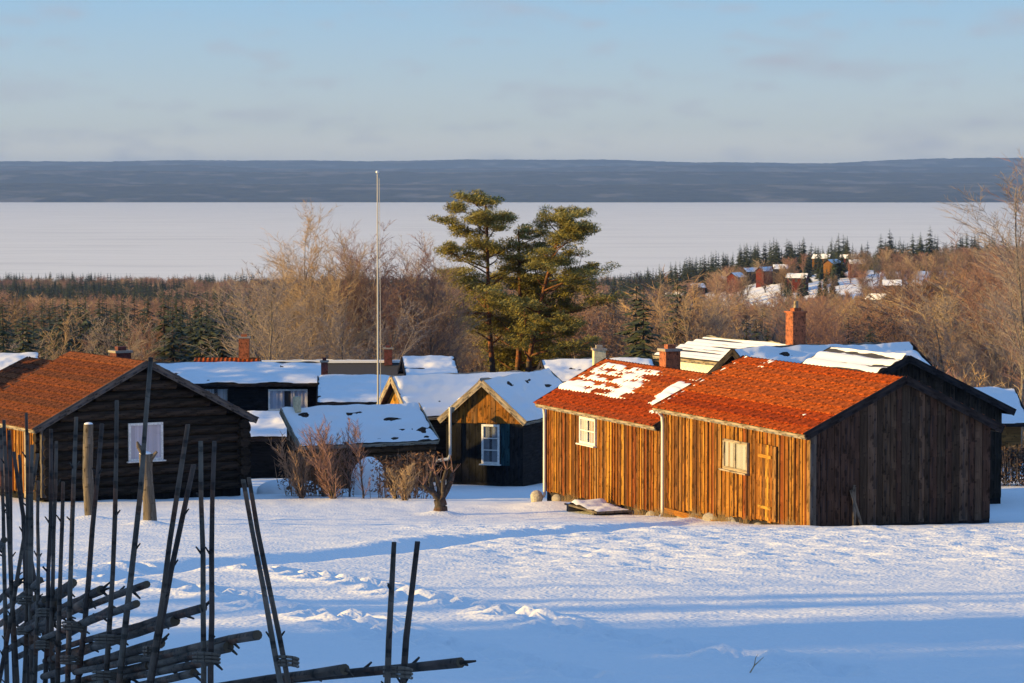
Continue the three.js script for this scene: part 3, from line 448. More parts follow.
// twig builder shared by bushes, birches and orchard tree
function twigTree(seed, o) {
  const q = rng(seed), Ts = [], C = new Tris(), rnd = (a, b) => a + (b - a) * q(); let T;
  const stems = o.stems || 1;
  const grow = (p, dir, len, r, lev) => {
    const n = lev === 0 ? 6 : lev === 1 ? 4 : 3, pts = [p], rad = [r]; let d = dir.slice(), c = p;
    for (let k = 1; k <= n; k++) {
      const f = k / n; d = [d[0] + rnd(-1, 1) * o.wob, d[1] + rnd(-1, 1) * o.wob * 0.6 + (lev > 1 ? -o.droop : o.up), d[2] + rnd(-1, 1) * o.wob]; const l = Math.hypot(...d); d = d.map(v => v / l);
      c = [c[0] + d[0] * len / n, c[1] + d[1] * len / n, c[2] + d[2] * len / n]; pts.push(c); rad.push(Math.max(r * (1 - 0.85 * f), o.min * 0.5));
      if (lev < o.levels) { const cnt = lev === 0 ? (k > o.bare * n ? o.fan[0] : 0) : o.fan[lev]; for (let m = 0; m < cnt; m++) { const a = rnd(0, 6.283), sp = rnd(0.35, 0.85) + (lev > 1 ? 0.2 : 0), u = q(); const b = [lerp(pts[k - 1][0], c[0], u), lerp(pts[k - 1][1], c[1], u), lerp(pts[k - 1][2], c[2], u)]; const side = [Math.cos(a) * sp + d[0], d[1] * (lev ? 0.8 : 1) + o.up * 0.5, Math.sin(a) * sp + d[2]], L = Math.hypot(...side); grow(b, side.map(v => v / L), len * rnd(o.ratio * 0.75, o.ratio * 1.2) * (lev === 0 ? 0.35 + 0.85 * Math.sin(Math.PI * Math.min(1, 0.12 + f * 0.8)) : 1), Math.max(o.min, rad[k] * 0.5), lev + 1); } }
    }
    for (let k = 1; k < pts.length; k++) { const B = lev <= o.barkLev ? T : C; B.seg(pts[k - 1], pts[k], rad[k - 1], k === n && lev >= o.levels ? 0 : rad[k], lev === 0 ? 7 : 3); }
  };
  for (let s = 0; s < stems; s++) { T = new Tris(); Ts.push(T); const a = q() * 6.283, lean = stems > 1 ? rnd(0.08, o.spread || 0.35) : 0.03; const d = [Math.cos(a) * lean, 1, Math.sin(a) * lean], l = Math.hypot(...d); grow([Math.cos(a) * 0.08 * stems, -0.15, Math.sin(a) * 0.08 * stems], d.map(v => v / l), o.h * rnd(0.8, 1), o.r, 0); }
  const trunks = Ts.map(t => t.geo()); return { trunks, trunk: trunks.length > 1 ? mergeGeometries(trunks) : trunks[0], crown: C.geo() };
}
const birchOpt = { h: 12, r: 0.15, levels: 3, fan: [2, 2, 2], ratio: 0.36, wob: 0.14, droop: 0.02, up: 0.07, bare: 0.25, min: 0.022, barkLev: 0 };
// the pollarded fruit tree
{
  const x = -1.96, D = 76, t = new Tris(), c = new Tris(), o = thing('pollarded_tree', 'gnarled little pollarded tree standing alone in the snowy yard', 'tree', [x, ground(x, D), -D]), q = rng(44);
  t.path([[0, -0.15, 0], [0.03, 0.12, 0], [-0.02, 0.32, 0.02]], [0.26, 0.2, 0.19], 10);
  for (const [pts, r] of [[[[-0.02, 0.3, 0], [-0.22, 0.55, 0.05], [-0.42, 0.66, 0.1], [-0.52, 0.78, 0.1]], 0.11], [[[0, 0.3, 0], [0.2, 0.62, 0], [0.34, 0.9, 0.02], [0.4, 1.15, 0]], 0.12], [[[0, 0.3, 0], [-0.03, 0.7, -0.05], [-0.12, 1.05, 0]], 0.1], [[[0.1, 0.45, 0.05], [0.1, 0.9, 0.1], [0.2, 1.25, 0.1]], 0.08], [[[-0.2, 0.5, 0.05], [-0.3, 0.9, 0], [-0.25, 1.2, 0]], 0.07]]) {
    t.path(pts, pts.map((_, i) => r * (1 - 0.16 * i)), 8); const e = pts[pts.length - 1];
    for (let k = 0; k < 7; k++) c.seg(e, [e[0] + (q() - 0.5) * 0.5, e[1] + 0.1 + 0.45 * q(), e[2] + (q() - 0.5) * 0.5], 0.014, 0.004, 3);
  }
  part('trunk', t.geo(), M.dryBark, o); part('crown', c.geo(), M.twigRed, o); o.scale.setScalar(0.88);
}
// brown hedges, bushes and the snow mound in front of the outbuilding
function hedge(x0, D0, x1, D1, h, w, label, seed, m) {
  const q = rng(seed), T = new Tris(), S = new Tris(), n = Math.round(Math.hypot(x1 - x0, D1 - D0) * w * h * 850);
  const cx = (x0 + x1) / 2, cd = (D0 + D1) / 2, gy = ground(cx, cd), o = thing('hedge', label, 'hedge', [cx, gy, -cd]);
  for (let k = 0; k < n; k++) {
    const f = q(), x = lerp(x0, x1, f) - cx + (q() - 0.5) * w, z = -(lerp(D0, D1, f) - cd) + (q() - 0.5) * w, top = h * (0.75 + 0.5 * fbm(f * 6 + seed, 2, 2)), y = Math.pow(q(), 0.8) * top, a = q() * 6.28, l = 0.05 + 0.06 * q(), b = q() - 0.5;
    T.tri([x, y, z], [x + l * Math.cos(a), y + l * b, z + l * Math.sin(a)], [x - l * 0.6 * Math.sin(a), y + l * 0.8, z + l * 0.6 * Math.cos(a)]);
    if (k % 9 === 0) S.seg([x * 0.96, Math.max(-0.1, y - 0.5), z * 0.96], [x + (q() - 0.5) * 0.2, y + 0.18, z], 0.014, 0.003, 3);
  }
  part('foliage', T.geo(), m, o); part('twigs', S.geo(), M.twig, o);
}
hedge(-4.0, 84.6, -2.4, 84.2, 1.25, 0.75, 'clipped brown leafy hedge beside the pollarded tree', 3, M.hedge);
hedge(-6.9, 85.6, -5.15, 85.2, 1.2, 0.8, 'brown leafy hedge by the outbuilding wall left of the mound', 9, M.hedge);
hedge(14.3, 92, 18.5, 92.5, 1.3, 1.0, 'dark bare hedge beyond the large shed at the right edge', 21, M.dryBark);
{
  const bush = (x, D, h, seed, label, m) => { const b = twigTree(seed, { h, r: 0.035, stems: 6, spread: 0.35, levels: 2, fan: [2, 3], ratio: 0.42, wob: 0.13, droop: 0, up: 0.06, bare: 0.1, min: 0.009, barkLev: 0 }); const o = thing('bare_bush', label, 'bush', [x, ground(x, D), -D], seed); for (const g of b.trunks) part('stem', g, M.dryBark, o); part('branches', b.crown, m, o); };
  bush(-4.95, 84.2, 2.4, 51, 'bare purple-brown bush with tall stems beside the snow mound', M.twigRed);
  bush(-5.9, 84.4, 1.9, 52, 'bare bush before the brown hedge by the outbuilding', M.twig);
  bush(-3.1, 83.4, 1.1, 53, 'low bare bush before the clipped brown hedge', M.twigTan);
  const mound = (x, D, w, h, label, seed) => { const g = new THREE.SphereGeometry(1, 40, 26, 0, 6.283, 0, 1.75), p = g.attributes.position; for (let i = 0; i < p.count; i++) { const k = 1 + 0.3 * (fbm(p.getX(i) * 2 + seed, p.getZ(i) * 2 + p.getY(i) * 2, 3) - 0.5), y = p.getY(i); const e = 1.35 - 0.45 * Math.max(0, y); p.setXYZ(i, p.getX(i) * w * k * e + 0.06 * y, Math.sign(y) * Math.pow(Math.abs(y), 0.45) * h * (0.9 + 0.1 * k), p.getZ(i) * w * k * e); } g.computeVertexNormals(); single('snow_mound', g, M.snowRoof, label, 'snow mound').position.set(x, ground(x, D), -D); };
  mound(-4.5, 86.9, 0.42, 1.15, 'tall steep mound of snow between the brown hedges', 2);
  mound(-7.0, 87.6, 0.75, 0.42, 'low heap of snow beside the log house gable', 5);
}
// ---------------------------------------------------------------- the pole fence in front
{
  const f = thing('pole_fence', 'old round-pole fence of slanting rails tied between paired leaning stakes', 'fence', [-1.9, 0, -15]);
  const stakes = [[-0.52, 0.08, -0.56, 12.3], [-0.42, 0.06, -0.54, 12.45], [-1.26, 0.28, -0.93, 13], [-1.24, 0.28, -0.88, 13.12], [-1.45, 0.41, -1.48, 13.6], [-1.53, 0.40, -1.54, 13.72], [-1.65, 0.44, -1.97, 14.2], [-1.64, 0.22, -1.98, 14.32], [-1.94, 0.73, -2.22, 15], [-2.14, 0.49, -2.27, 15.12], [-2.35, 0.29, -2.57, 16], [-2.51, 0.32, -2.60, 16.12], [-2.77, 0.10, -2.81, 17], [-2.83, 0.16, -2.91, 17.12], [-3.10, -0.02, -3.09, 18], [-3.15, 0.18, -3.19, 18.1], [-3.42, -0.01, -3.39, 19], [-3.49, 0.0, -3.48, 19.1], [-3.11, -0.10, -3.46, 18.3], [-3.29, -0.10, -2.97, 18.4], [-2.98, -0.2, -3.02, 17.5], [-2.66, -0.1, -2.7, 16.5], [-3.3, -0.15, -3.25, 18.7], [-3.75, -0.05, -3.7, 19.9], [-3.37, 0.1, -3.3, 18.55]];
  const q = rng(17);
  stakes.forEach(([xt, yt, xb, D], k) => {
    const gy = ground(xb, D) - 0.25, t = new Tris(), pts = [], rad = [], n = 7, r = 0.0125 + 0.004 * q(), bx = (q() - 0.5) * 0.05;
    for (let i = 0; i <= n; i++) { const s = i / n; pts.push([lerp(xb, xt, s) + bx * Math.sin(s * 3.14) + (q() - 0.5) * 0.008 + 1.9, lerp(gy, yt, s), -D + 15 + 0.03 * Math.sin(s * 3 + k) + (q() - 0.5) * 0.008]); rad.push(r * (1.25 - 0.5 * s) * (0.93 + 0.14 * q())); }
    t.path(pts, rad, 8); for (let i = 0; i < 5; i++) { const p = pts[1 + Math.floor(q() * (n - 1))], a = q() * 6.28; t.seg(p, [p[0] + Math.cos(a) * 0.035, p[1] + 0.025 + 0.03 * q(), p[2] + Math.sin(a) * 0.035], 0.007, 0.004, 5); }
    const s = part('stake', t.geo(), M.stake[k % 3], f);
    const e = new THREE.CircleGeometry(rad[n], 8); e.rotateX(-Math.PI / 2); part('cut_end', e, M.cut, s).position.set(...pts[n]);
  });
  // rails: [x, y, D] of the upper end; each runs back along the fence line and down to the snow
  const line = D => table([[10, 0.8], [12.3, -0.5], [13, -0.95], [13.6, -1.5], [14.2, -1.85], [15, -2.15], [16, -2.5], [17, -2.83], [18, -3.13], [19, -3.43], [21, -4.0], [24, -4.7]], D);
  const ends = [[-0.23, -0.49, 12.5, 3.0], [-0.78, -0.61, 13, 3.2], [-1.23, -0.51, 13.4, 3.0], [-1.56, -0.47, 14, 3.1], [-1.96, -0.48, 14.9, 2.8], [-2.0, -0.57, 14.8, 2.6], [-2.33, -0.64, 15.8, 2.8], [-2.69, -0.79, 16.8, 2.6], [-2.98, -0.84, 17.6, 2.6], [-3.26, -0.96, 18.4, 2.6], [-3.39, -0.71, 18.6, 2.4], [-1.5, -0.72, 13.9, 2.9], [-1.1, -0.78, 13.3, 3.1], [-1.85, -0.75, 14.6, 2.9], [-2.2, -0.86, 15.4, 2.7], [-2.55, -0.95, 16.4, 2.7], [-2.85, -1.05, 17.2, 2.6], [-3.05, -1.0, 17.9, 2.5], [-1.7, -0.95, 14.3, 2.6], [-1.35, -0.98, 13.7, 2.8], [-2.45, -0.75, 16.1, 2.5], [-2.1, -1.05, 15.1, 2.6], [-2.78, -0.9, 17.0, 2.4], [-0.9, -0.9, 13.1, 2.8], [-0.62, -0.83, 12.8, 3.4], [-1.75, -0.6, 14.4, 3.2], [-1.4, -0.62, 13.7, 3.3], [-2.2, -0.68, 15.3, 3.0], [-2.6, -0.7, 16.5, 2.8], [-1.62, -0.82, 14.1, 3.3], [-2.9, -0.92, 17.3, 2.6], [-1.95, -0.92, 14.9, 3.0]];
  ends.forEach(([x, y, D, len], k) => {
    const D2 = D + len * 0.88, x2 = line(D2) + (q() - 0.5) * 0.08, y2 = Math.max(ground(x2, D2) + 0.05, y - 0.215 * len), n = 8, pts = [], rad = [], r = 0.019 + 0.009 * q(), t = new Tris();
    for (let i = 0; i <= n; i++) { const s = i / n; pts.push([lerp(x2, x, s) + (q() - 0.5) * 0.012 + 1.9, lerp(y2, y, s) + (q() - 0.5) * 0.006, -lerp(D2, D, s) + 15]); rad.push(r * (0.8 + 0.3 * s) * (0.95 + 0.1 * q())); }
    t.path(pts, rad, 10); for (let i = 0; i < 7; i++) { const p = pts[1 + Math.floor(q() * n)], a = q() * 6.28; t.seg(p, [p[0] + 0.05 + 0.02 * Math.cos(a), p[1] + 0.05 * Math.sin(a), p[2] + 0.05 * Math.cos(a)], 0.011, 0.005, 5); }
    const s = part('rail', t.geo(), M.stake[(k * 2 + 1) % 3], f), e = new THREE.CircleGeometry(rad[n], 10), d = new THREE.Vector3(pts[n][0] - pts[n - 1][0], pts[n][1] - pts[n - 1][1], pts[n][2] - pts[n - 1][2]).normalize();
    const c = part('cut_end', e, M.cut, s); c.position.set(...pts[n]).addScaledVector(d, 0.001); c.quaternion.setFromUnitVectors(new THREE.Vector3(0, 0, 1), d);
  });
  // withes twisted round each stake pair
  for (let k = 0; k < 16; k += 2) for (const fr of [0.42, 0.6]) {
    const [a, b] = [stakes[k], stakes[k + 1]], gy = ground(a[2], a[3]), y = lerp(gy, gy + 1.1, fr), s = (y - gy) / (a[1] - gy), cx = (lerp(a[2], a[0], s) + lerp(b[2], b[0], s)) / 2 + 1.9, w = Math.abs(lerp(a[2], a[0], s) - lerp(b[2], b[0], s)) / 2 + 0.03, t = new Tris(), pts = [];
    for (let i = 0; i <= 30; i++) { const an = i / 30 * 6.283 * 2.5; pts.push([cx + w * Math.cos(an), y + 0.045 * (i / 30 - 0.5) + 0.02 * Math.sin(an), 15 - (a[3] + b[3]) / 2 + 0.085 * Math.sin(an)]); }
    t.path(pts, pts.map(() => 0.008), 5); part('withe_tie', t.geo(), M.withe, f);
  }
}
{ // dry grass along the foot of the sheds' sunny wall
  const T = new Tris(), q = rng(77);
  for (let k = 0; k < 1500; k++) {
    const s = 0.2 + 16.2 * q(), off = 0.08 + 0.3 * q() * q(), n = fbm(s * 1.3, 4, 2); if (n < 0.42) continue;
    const x = 7.11 - AX * s - AC * off, D = 66 + AC * s - AX * off, y = ground(x, D), a = q() * 6.28, h = 0.08 + 0.26 * q() * n * 1.6, l = 0.12 * q();
    T.tri([x - 0.008, y - 0.04, -D], [x + 0.008, y - 0.04, -D], [x + l * Math.cos(a), y + h, -D + l * Math.sin(a)]);
  }
  const o = lit(new THREE.Mesh(T.geo(), mat(0.36, 0.24, 0.10))); o.name = 'dry_grass'; o.userData = { kind: 'stuff', label: 'dry grass blades along the foot of the shed wall', category: 'grass' }; scene.add(o);
}
{ // a dry stalk poking through the snow
  const x = 1.84, D = 21.1, t = new Tris(), s = thing('dry_stalk', 'dry forked weed stalk poking through the blue shaded snow', 'plant', [x, ground(x, D), -D]);
  t.path([[-0.06, -0.05, 0], [0.0, 0.05, 0], [0.07, 0.12, 0.02]], [0.006, 0.005, 0.002], 5); part('stem', t.geo(), M.twigTan, s);
  const u = new Tris(); u.path([[0.0, 0.05, 0], [0.01, 0.11, 0.0], [0.03, 0.14, 0]], [0.004, 0.003, 0.001], 4); part('side_stem', u.geo(), M.twigTan, s);
}

// ---------------------------------------------------------------- trees
function spruceShape(seed, h, w, dense = 1) {
  const q = rng(seed), T = new Tris(), C = new Tris(); T.path([[0, -0.4, 0], [0.03, h * 0.5, 0], [0, h * 0.98, 0]], [h * 0.014, h * 0.009, 0.01], 6);
  const rings = Math.round(h * 1.9 * dense);
  for (let k = 0; k < rings; k++) {
    const f0 = (k + q() * 0.6) / rings;
    const nn = Math.round(6 + 5 * (1 - f0));
    for (let m = 0; m < nn; m++) {
      const f = Math.min(0.995, Math.max(0, f0 + (q() - 0.5) * 1.3 / rings)), y = h * (0.08 + 0.92 * f), len = w * Math.pow(1 - f, 0.85) * (0.7 + 0.55 * q()) + 0.14;
      const a = m / nn * 6.283 + q() * 0.9, L = len * (0.65 + 0.5 * q()), cx = Math.cos(a), sz = Math.sin(a), dr = 0.35 + 0.3 * (1 - f), wd = L * 0.3 + 0.06;
      const P = s => [cx * L * s, y - dr * L * s + 0.16 * L * s * s, sz * L * s], A = P(0.08), B = P(0.55), E = P(1), s1 = [-sz * wd, -0.1 * L, cx * wd];
      C.tri(A, [B[0] + s1[0], B[1] + s1[1], B[2] + s1[2]], E); C.tri(A, [B[0] - s1[0], B[1] + s1[1], B[2] - s1[2]], E);
      for (const sg of [-1, 1]) { const u = 0.35 + 0.4 * q(), Q = P(u), l = wd * 1.3; C.tri(Q, [Q[0] + cx * l * 0.7 - sg * sz * l, Q[1] - 0.24 * L * q() - 0.05, Q[2] + sz * l * 0.7 + sg * cx * l], P(Math.min(1, u + 0.22))); }
    }
  }
  return { trunk: T.geo(), crown: C.geo() };
}
function makeTree(name, shape, barkMat, crownMat, label, group) { const o = thing(name, label, 'tree', [0, 0, 0], 0, group); for (const g of shape.trunks || [shape.trunk]) part('trunk', g, barkMat, o); part('crown', shape.crown, crownMat, o); return o; }
// the tall pines in the middle
function pine(x, D, H, seed, lean, limbs, label) {
  const q = rng(seed), g = ground(x, D), o = thing('pine_tree', label, 'tree', [x, g, -D], 0, 'tall pines behind the cottages');
  const at = f => [lean[0] * f * f + 0.25 * Math.sin(f * 5 + seed), H * f, lean[1] * f * f + 0.2 * Math.cos(f * 4 + seed)];
  const lo = new Tris(), hi = new Tris(), nd = new Tris(), n = 16;
  for (let k = 0; k < n; k++) { const a = at(k / n), b = at((k + 1) / n), r = f => 0.27 * (1 - 0.86 * f) + 0.02; if (k === 0) a[1] = -0.4; (k / n < 0.42 ? lo : hi).seg(a, b, r(k / n), r((k + 1) / n), 8, a[1]); }
  const tuft = (c, R0, cnt, B) => { for (let k = 0; k < cnt; k++) { const th = q() * 6.283, ph = Math.acos(2 * q() - 1), rad = R0 * Math.cbrt(q()), p = [c[0] + rad * Math.sin(ph) * Math.cos(th), c[1] + rad * 0.42 * Math.cos(ph), c[2] + rad * Math.sin(ph) * Math.sin(th)], a = q() * 6.283, e = q() * 1.1 - 0.25, l = 0.16 + 0.16 * q(), w = 0.028 + 0.022 * q(); const d = [Math.cos(a) * Math.cos(e) * l, Math.sin(e) * l, Math.sin(a) * Math.cos(e) * l]; B.tri([p[0] - Math.sin(a) * w, p[1], p[2] + Math.cos(a) * w], [p[0] + Math.sin(a) * w, p[1] + 0.02, p[2] - Math.cos(a) * w], [p[0] + d[0], p[1] + d[1], p[2] + d[2]]); } };
  for (const [f, az, len, rise, tufts] of limbs) {
    let p = at(f), d = [Math.cos(az), rise, Math.sin(az)]; const m = 5, pts = [p], rad = [0.075 * (1.2 - f) + 0.03];
    for (let k = 1; k <= m; k++) { d = [d[0] + (q() - 0.5) * 0.5, d[1] + (q() - 0.4) * 0.3, d[2] + (q() - 0.5) * 0.5]; const l = Math.hypot(...d); p = [p[0] + d[0] / l * len / m, p[1] + d[1] / l * len / m, p[2] + d[2] / l * len / m]; pts.push(p); rad.push(rad[0] * (1 - 0.8 * k / m)); }
    hi.path(pts, rad, 5);
    for (let t = 0; t < tufts; t++) {
      const k = Math.min(m, 2 + Math.floor(Math.pow(q(), 0.7) * (m - 1))), b = pts[k], a = q() * 6.283, s = 0.35 + 0.75 * q(), c = [b[0] + Math.cos(a) * s, b[1] + (q() - 0.25) * 0.5, b[2] + Math.sin(a) * s];
      hi.seg(b, c, 0.022, 0.008, 3); tuft(c, 0.42 + 0.36 * q(), 130, nd);
    }
  }
  const tr = part('trunk', lo.geo(), M.pineBark, o); tr.userData.label = 'grey-brown lower trunk'; part('limbs', hi.geo(), M.pineBarkHigh, o).userData.label = 'orange upper trunk and limbs';
  part('crown', nd.geo(), M.pineGreen, o);
}
{
  const q = rng(31), limbs = (n, f0, f1, len, bias, w, t) => { const a = []; for (let k = 0; k < n; k++) { const f = lerp(f0, f1, k / (n - 1)) + 0.03 * (q() - 0.5); a.push([Math.min(0.985, f), bias + (q() - 0.5) * w, len * (0.7 + 0.6 * q()) * (1.2 - 0.65 * (f - f0) / (f1 - f0)), 0.15 + 0.35 * q(), t]); } return a; };
  pine(-1.0, 190, 18.1, 2, [-0.9, 0.2], limbs(30, 0.48, 0.98, 3.8, Math.PI, 5.4, 13), 'tallest pine of the clump, its flat crown leaning toward the flagpole');
  pine(0.1, 191.5, 16.6, 5, [0.5, -0.3], limbs(18, 0.42, 0.97, 3.0, 1.6, 6.2, 9), 'middle pine of the clump with a bare orange upper trunk');
  pine(1.0, 189, 17.3, 9, [2.2, 0.2], limbs(38, 0.28, 0.98, 4.4, 0, 4.2, 13), 'pine of the clump whose rounded crown spreads to the right');
  pine(1.0, 196, 13.0, 13, [-0.2, 0.4], limbs(26, 0.22, 0.97, 3.6, 0.3, 5.5, 12), 'shorter pine filling the lower back of the clump');
}
// big bare birches
function bigBirch(x, D, h, seed, stems, label, m = M.twigTan) {
  const s = twigTree(seed, { ...birchOpt, h, r: 0.13, stems, spread: 0.22, fan: [3, 4, 3], ratio: 0.36, min: 0.010, wob: 0.13, droop: 0.03, up: 0.08, bare: 0.2, barkLev: 1 });
  const o = thing('birch_tree', label, 'tree', [x, ground(x, D), -D], 0, 'tall bare birches'); for (const g of s.trunks) part('trunk', g, M.birchBark, o); part('crown', s.crown, m, o);
}
bigBirch(-11.6, 166, 14.3, 61, 3, 'tall pale-stemmed birch above the black house, left of the flagpole');
bigBirch(-8.6, 168, 13.2, 62, 3, 'bare birch rising just left of the flagpole', M.twigRed);
bigBirch(-6.2, 171, 13.4, 63, 4, 'bare birch with several pale stems right of the flagpole', M.twigRed);
bigBirch(-12.9, 169, 12.4, 67, 2, 'shorter bare birch at the left side of the birch cluster', M.twigGrey);
bigBirch(-10.2, 174, 13.2, 68, 3, 'bare birch in the middle of the cluster left of the flagpole', M.twigRed);
bigBirch(-7.3, 176, 13.0, 69, 3, 'bare birch close behind the flagpole', M.twigTan);
bigBirch(-4.9, 170, 11.6, 70, 3, 'bare birch between the flagpole and the pines', M.twig);
bigBirch(-28.6, 172, 9.8, 64, 1, 'slim lone white birch above the log house roof');
bigBirch(23.3, 128, 13.4, 65, 2, 'big spreading birch cut by the right picture edge', M.twigGrey);
bigBirch(25.2, 133, 13.6, 66, 3, 'second big birch at the right picture edge, mostly out of frame', M.twigRed);

// the wood between village and lake: near trees one by one, the rest as a mass
const birches = [71, 72, 73, 74, 75].map((s, i) => twigTree(s, { ...birchOpt, h: 11, stems: i % 2 + 1, fan: [3, 3, 3], min: 0.013, ratio: 0.4, r: 0.17 }));
const farBirch = [81, 82, 83].map(s => twigTree(s, { ...birchOpt, h: 11, fan: [2, 3, 3], min: 0.02, stems: 2, spread: 0.15, bare: 0.12, ratio: 0.4 }));
const spruces = [91, 92, 93].map(s => spruceShape(s, 12, 2.6));
const farSpruce = [95, 96].map(s => spruceShape(s, 12, 2.7, 0.8));
const scrub = [97, 98].map(s => twigTree(s, { ...birchOpt, h: 3.6, r: 0.04, stems: 5, spread: 0.5, levels: 2, fan: [3, 3], ratio: 0.4, min: 0.02, bare: 0.05 }));
// how high trees may stand (rise over run as seen from the hill), by bearing: the view over the village was kept open
const sight = [[-0.19, -0.037], [-0.10, -0.036], [-0.082, -0.032], [-0.06, -0.024], [-0.03, -0.025], [0.03, -0.027], [0.062, -0.0275], [0.07, -0.042], [0.135, -0.042], [0.145, -0.036], [0.16, -0.028], [0.19, -0.018]];
{
  const q = rng(123), protosB = birches.map((s, i) => ({ s, m: [M.twig, M.twigRed, M.twigTan, M.twigGrey, M.twigDark][i % 5] })), first = {};
  const tone = ['brown', 'reddish brown', 'tan', 'grey-brown', 'dark brown'], where = u => u < -0.115 ? 'above the log house roof' : u < -0.05 ? 'between the log house and the flagpole' : u < 0.005 ? 'between the flagpole and the pines' : u < 0.07 ? 'right of the pines' : u < 0.13 ? 'above the large shed roof' : 'at the right edge beyond the black barn', label = (c, i, u) => c ? `dark green spruce in the wood ${where(u)}` : `${tone[i]} bare tree in the wood ${where(u)}`;
  let placed = 0;
  for (let tries = 0; placed < 270 && tries < 6000; tries++) {
    const D = 148 + 300 * Math.pow(q(), 1.25), u = -0.2 + 0.4 * q(), x = u * D;
    if (D < 215 && u > -0.027 && u < 0.042) continue;
    const conifer = fbm(u * 26 + 5, D / 90, 2) > (u < -0.06 ? 0.50 : 0.60) && q() < (u < -0.06 ? 0.75 : 0.55), gy = ground(x, D), lim = 1.65 + table(sight, u) * D - gy, full = (conifer ? 11 : 10) * (0.8 + 0.45 * q());
    const h = Math.min(full, lim * (0.86 + 0.14 * q())) * (!conifer && u < -0.085 ? 0.78 : 1); if (h < 3.2) continue;
    const k = conifer ? 's' + Math.floor(q() * 3) : 'b' + Math.floor(q() * 5), i = +k[1], sc = h / (conifer ? 12 : 11), turn = q() * 6.28;
    if (!first[k]) first[k] = conifer ? makeTree('spruce_tree', spruces[i], M.dryBark, i === 1 ? M.spruceDark : M.spruce, label(true, i, u), 'trees of the wood behind the village') : makeTree('bare_tree', protosB[i].s, i < 4 ? M.birchBark : M.dryBark, protosB[i].m, label(false, i, u), 'trees of the wood behind the village');
    const t = first[k].userData.used ? copyOf(first[k], [x, gy, -D], turn, label(conifer, i, u)) : first[k]; first[k].userData.used = true; delete t.userData.used; first[k].userData.used = true;
    t.position.set(x, gy, -D); t.rotation.y = turn; t.scale.set(sc * 1.05, sc, sc * 1.05); placed++;
  }
  for (const k in first) delete first[k].userData.used;
  // the mass: bare wood, conifers, undergrowth
  const mass = { b: farBirch.map(() => []), s: farSpruce.map(() => []), u: scrub.map(() => []) }, m4 = new THREE.Matrix4(), Q = new THREE.Quaternion(), up = new THREE.Vector3(0, 1, 0);
  const put = (arr, x, D, sc, wide) => arr.push(m4.clone().compose(new THREE.Vector3(x, ground(x, D) - 0.1, -D), Q.setFromAxisAngle(up, q() * 6.28).clone(), new THREE.Vector3(sc * wide, sc, sc * wide)));
  for (let k = 0; k < 15000; k++) {
    const D = Math.sqrt(lerp(180 * 180, 2350 * 2350, Math.pow(q(), 1.15))), u = -0.205 + 0.41 * q(), x = u * D, gy = rawGround(x, D); if (gy < LAKE + 1) continue;
    if (D < 230 && u > -0.03 && u < 0.045) continue;
    const crest = u > 0.03 && D > 650 && D < 1500, shore = D > 1700, conifer = fbm(u * 30 + 5, D / 160, 2) > (shore ? 0.42 : crest ? (D > 1120 ? 0.33 : 0.64) : u < -0.03 ? 0.51 : 0.63);
    const clear = u > 0.055 && u < 0.16 && D > 560 && D < 1200 && fbm(u * 60, D / 130 + 9, 2) > 0.42; if (clear && q() < 0.75) continue;
    let h = (conifer ? (crest ? (D > 1120 ? 14.5 : 8.5) : 15) : crest ? 8 : 11.5) * (0.7 + 0.55 * q()); if (D < 900) h = Math.min(h, (1.65 + table(sight, u) * D - gy) * (0.85 + 0.15 * q())); if (h < 3) continue;
    if (conifer) put(mass.s[k % 2], x, D, h / 12, 0.9 + 0.3 * q()); else put(mass.b[k % 3], x, D, h / 11, 1.1 + 0.3 * q());
  }
  for (let k = 0; k < 3600; k++) { const D = 1650 + 640 * q(), u = -0.205 + 0.41 * q(), x = u * D; if (rawGround(x, D) < LAKE + 1 || fbm(u * 40 + 2, D / 300, 2) < 0.36) continue; put(mass.s[k % 2], x, D, (9 + 8 * q()) / 12, 1.1 + 0.4 * q()); }
  for (let k = 0; k < 6500; k++) { const D = Math.sqrt(lerp(140 * 140, 900 * 900, q())), u = -0.2 + 0.4 * q(); if (D < 200 && u > -0.03 && u < 0.042 && q() < 0.8) continue; put(mass.u[k % 2], u * D, D, 0.7 + 0.8 * q(), 1.2); }
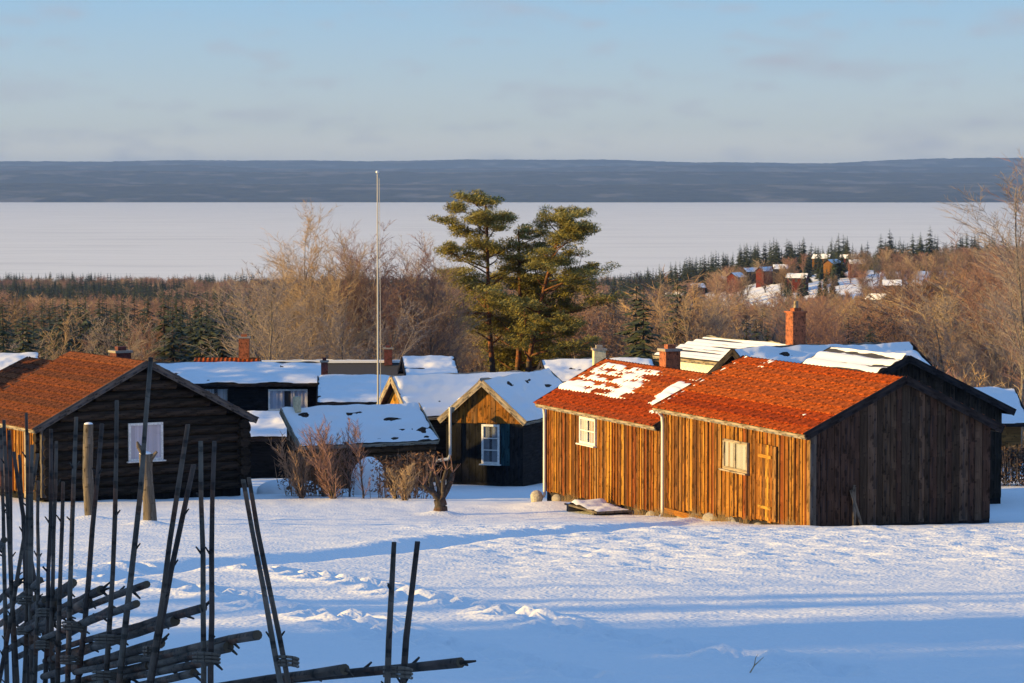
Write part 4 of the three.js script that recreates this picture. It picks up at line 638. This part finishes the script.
  const many = (name, label, cat, g, m, list, tone) => { const o = lit(new THREE.InstancedMesh(g, m, list.length)); list.forEach((x, i) => { o.setMatrixAt(i, x); if (tone) { const k = 0.45 + 0.95 * q(), w = (q() - 0.5) * 0.16; o.setColorAt(i, lin(k * (1 + w), k, k * (1 - w))); } }); o.name = numbered(name); o.userData = { kind: 'stuff', label, category: cat }; scene.add(o); };
  mass.b.forEach((l, i) => many('bare_wood', 'brown mass of bare trees filling the slope down to the lake', 'woodland', farBirch[i].crown, [M.twigTan, M.twig, M.twigRed][i], l, true));
  mass.b.forEach((l, i) => many('birch_trunks', 'pale trunks within the brown mass of bare trees', 'woodland', farBirch[i].trunk, i === 1 ? M.dryBark : M.birchBark, l));
  mass.s.forEach((l, i) => many('conifer_wood', 'dark conifers massed along the lake shore', 'woodland', mergeGeometries([farSpruce[i].trunk, farSpruce[i].crown]), [M.spruceDark, M.spruce][i], l, true));
  mass.u.forEach((l, i) => many('undergrowth', 'bare undergrowth among the trees', 'undergrowth', mergeGeometries([scrub[i].trunk, scrub[i].crown]), [M.twigTan, M.twigRed][i], l, true));
  // spruces up the slope to the west, out of the picture: they throw the long shadows over the yard
  const shadeTree = makeTree('spruce_tree', spruceShape(301, 14, 2.6, 1.3), M.dryBark, M.spruce, 'tall spruce west of the yard, outside the picture', 'spruces west of the yard');
  let n = 0;
  const shade = (x, D, h) => { const t = n++ ? copyOf(shadeTree, [0, 0, 0], 0) : shadeTree; t.position.set(x, ground(x, D), -D); t.rotation.y = q() * 6; const s = h / 14; t.scale.set(s * 1.15, s, s * 1.15); };
  for (let D = -34; D < 24.5; D += 2.25) { shade(-47 + 3 * q(), D + q() * 1.5, D > 15 ? 7.6 + 3.6 * q() : 11 + 5 * q()); if (D < 13) shade(-54 + 3 * q(), D + 1 + q() * 1.5, 11 + 5 * q()); }
  for (let D = 84.6; D < 99; D += 1.8) shade(-34 - 4 * q(), D, 7.5 + 1.5 * q());
  for (let D = 99; D < 124; D += 2.2) shade(-36 - 5 * q(), D, 13 + 4 * q());
}
renderer.render(scene, camera);
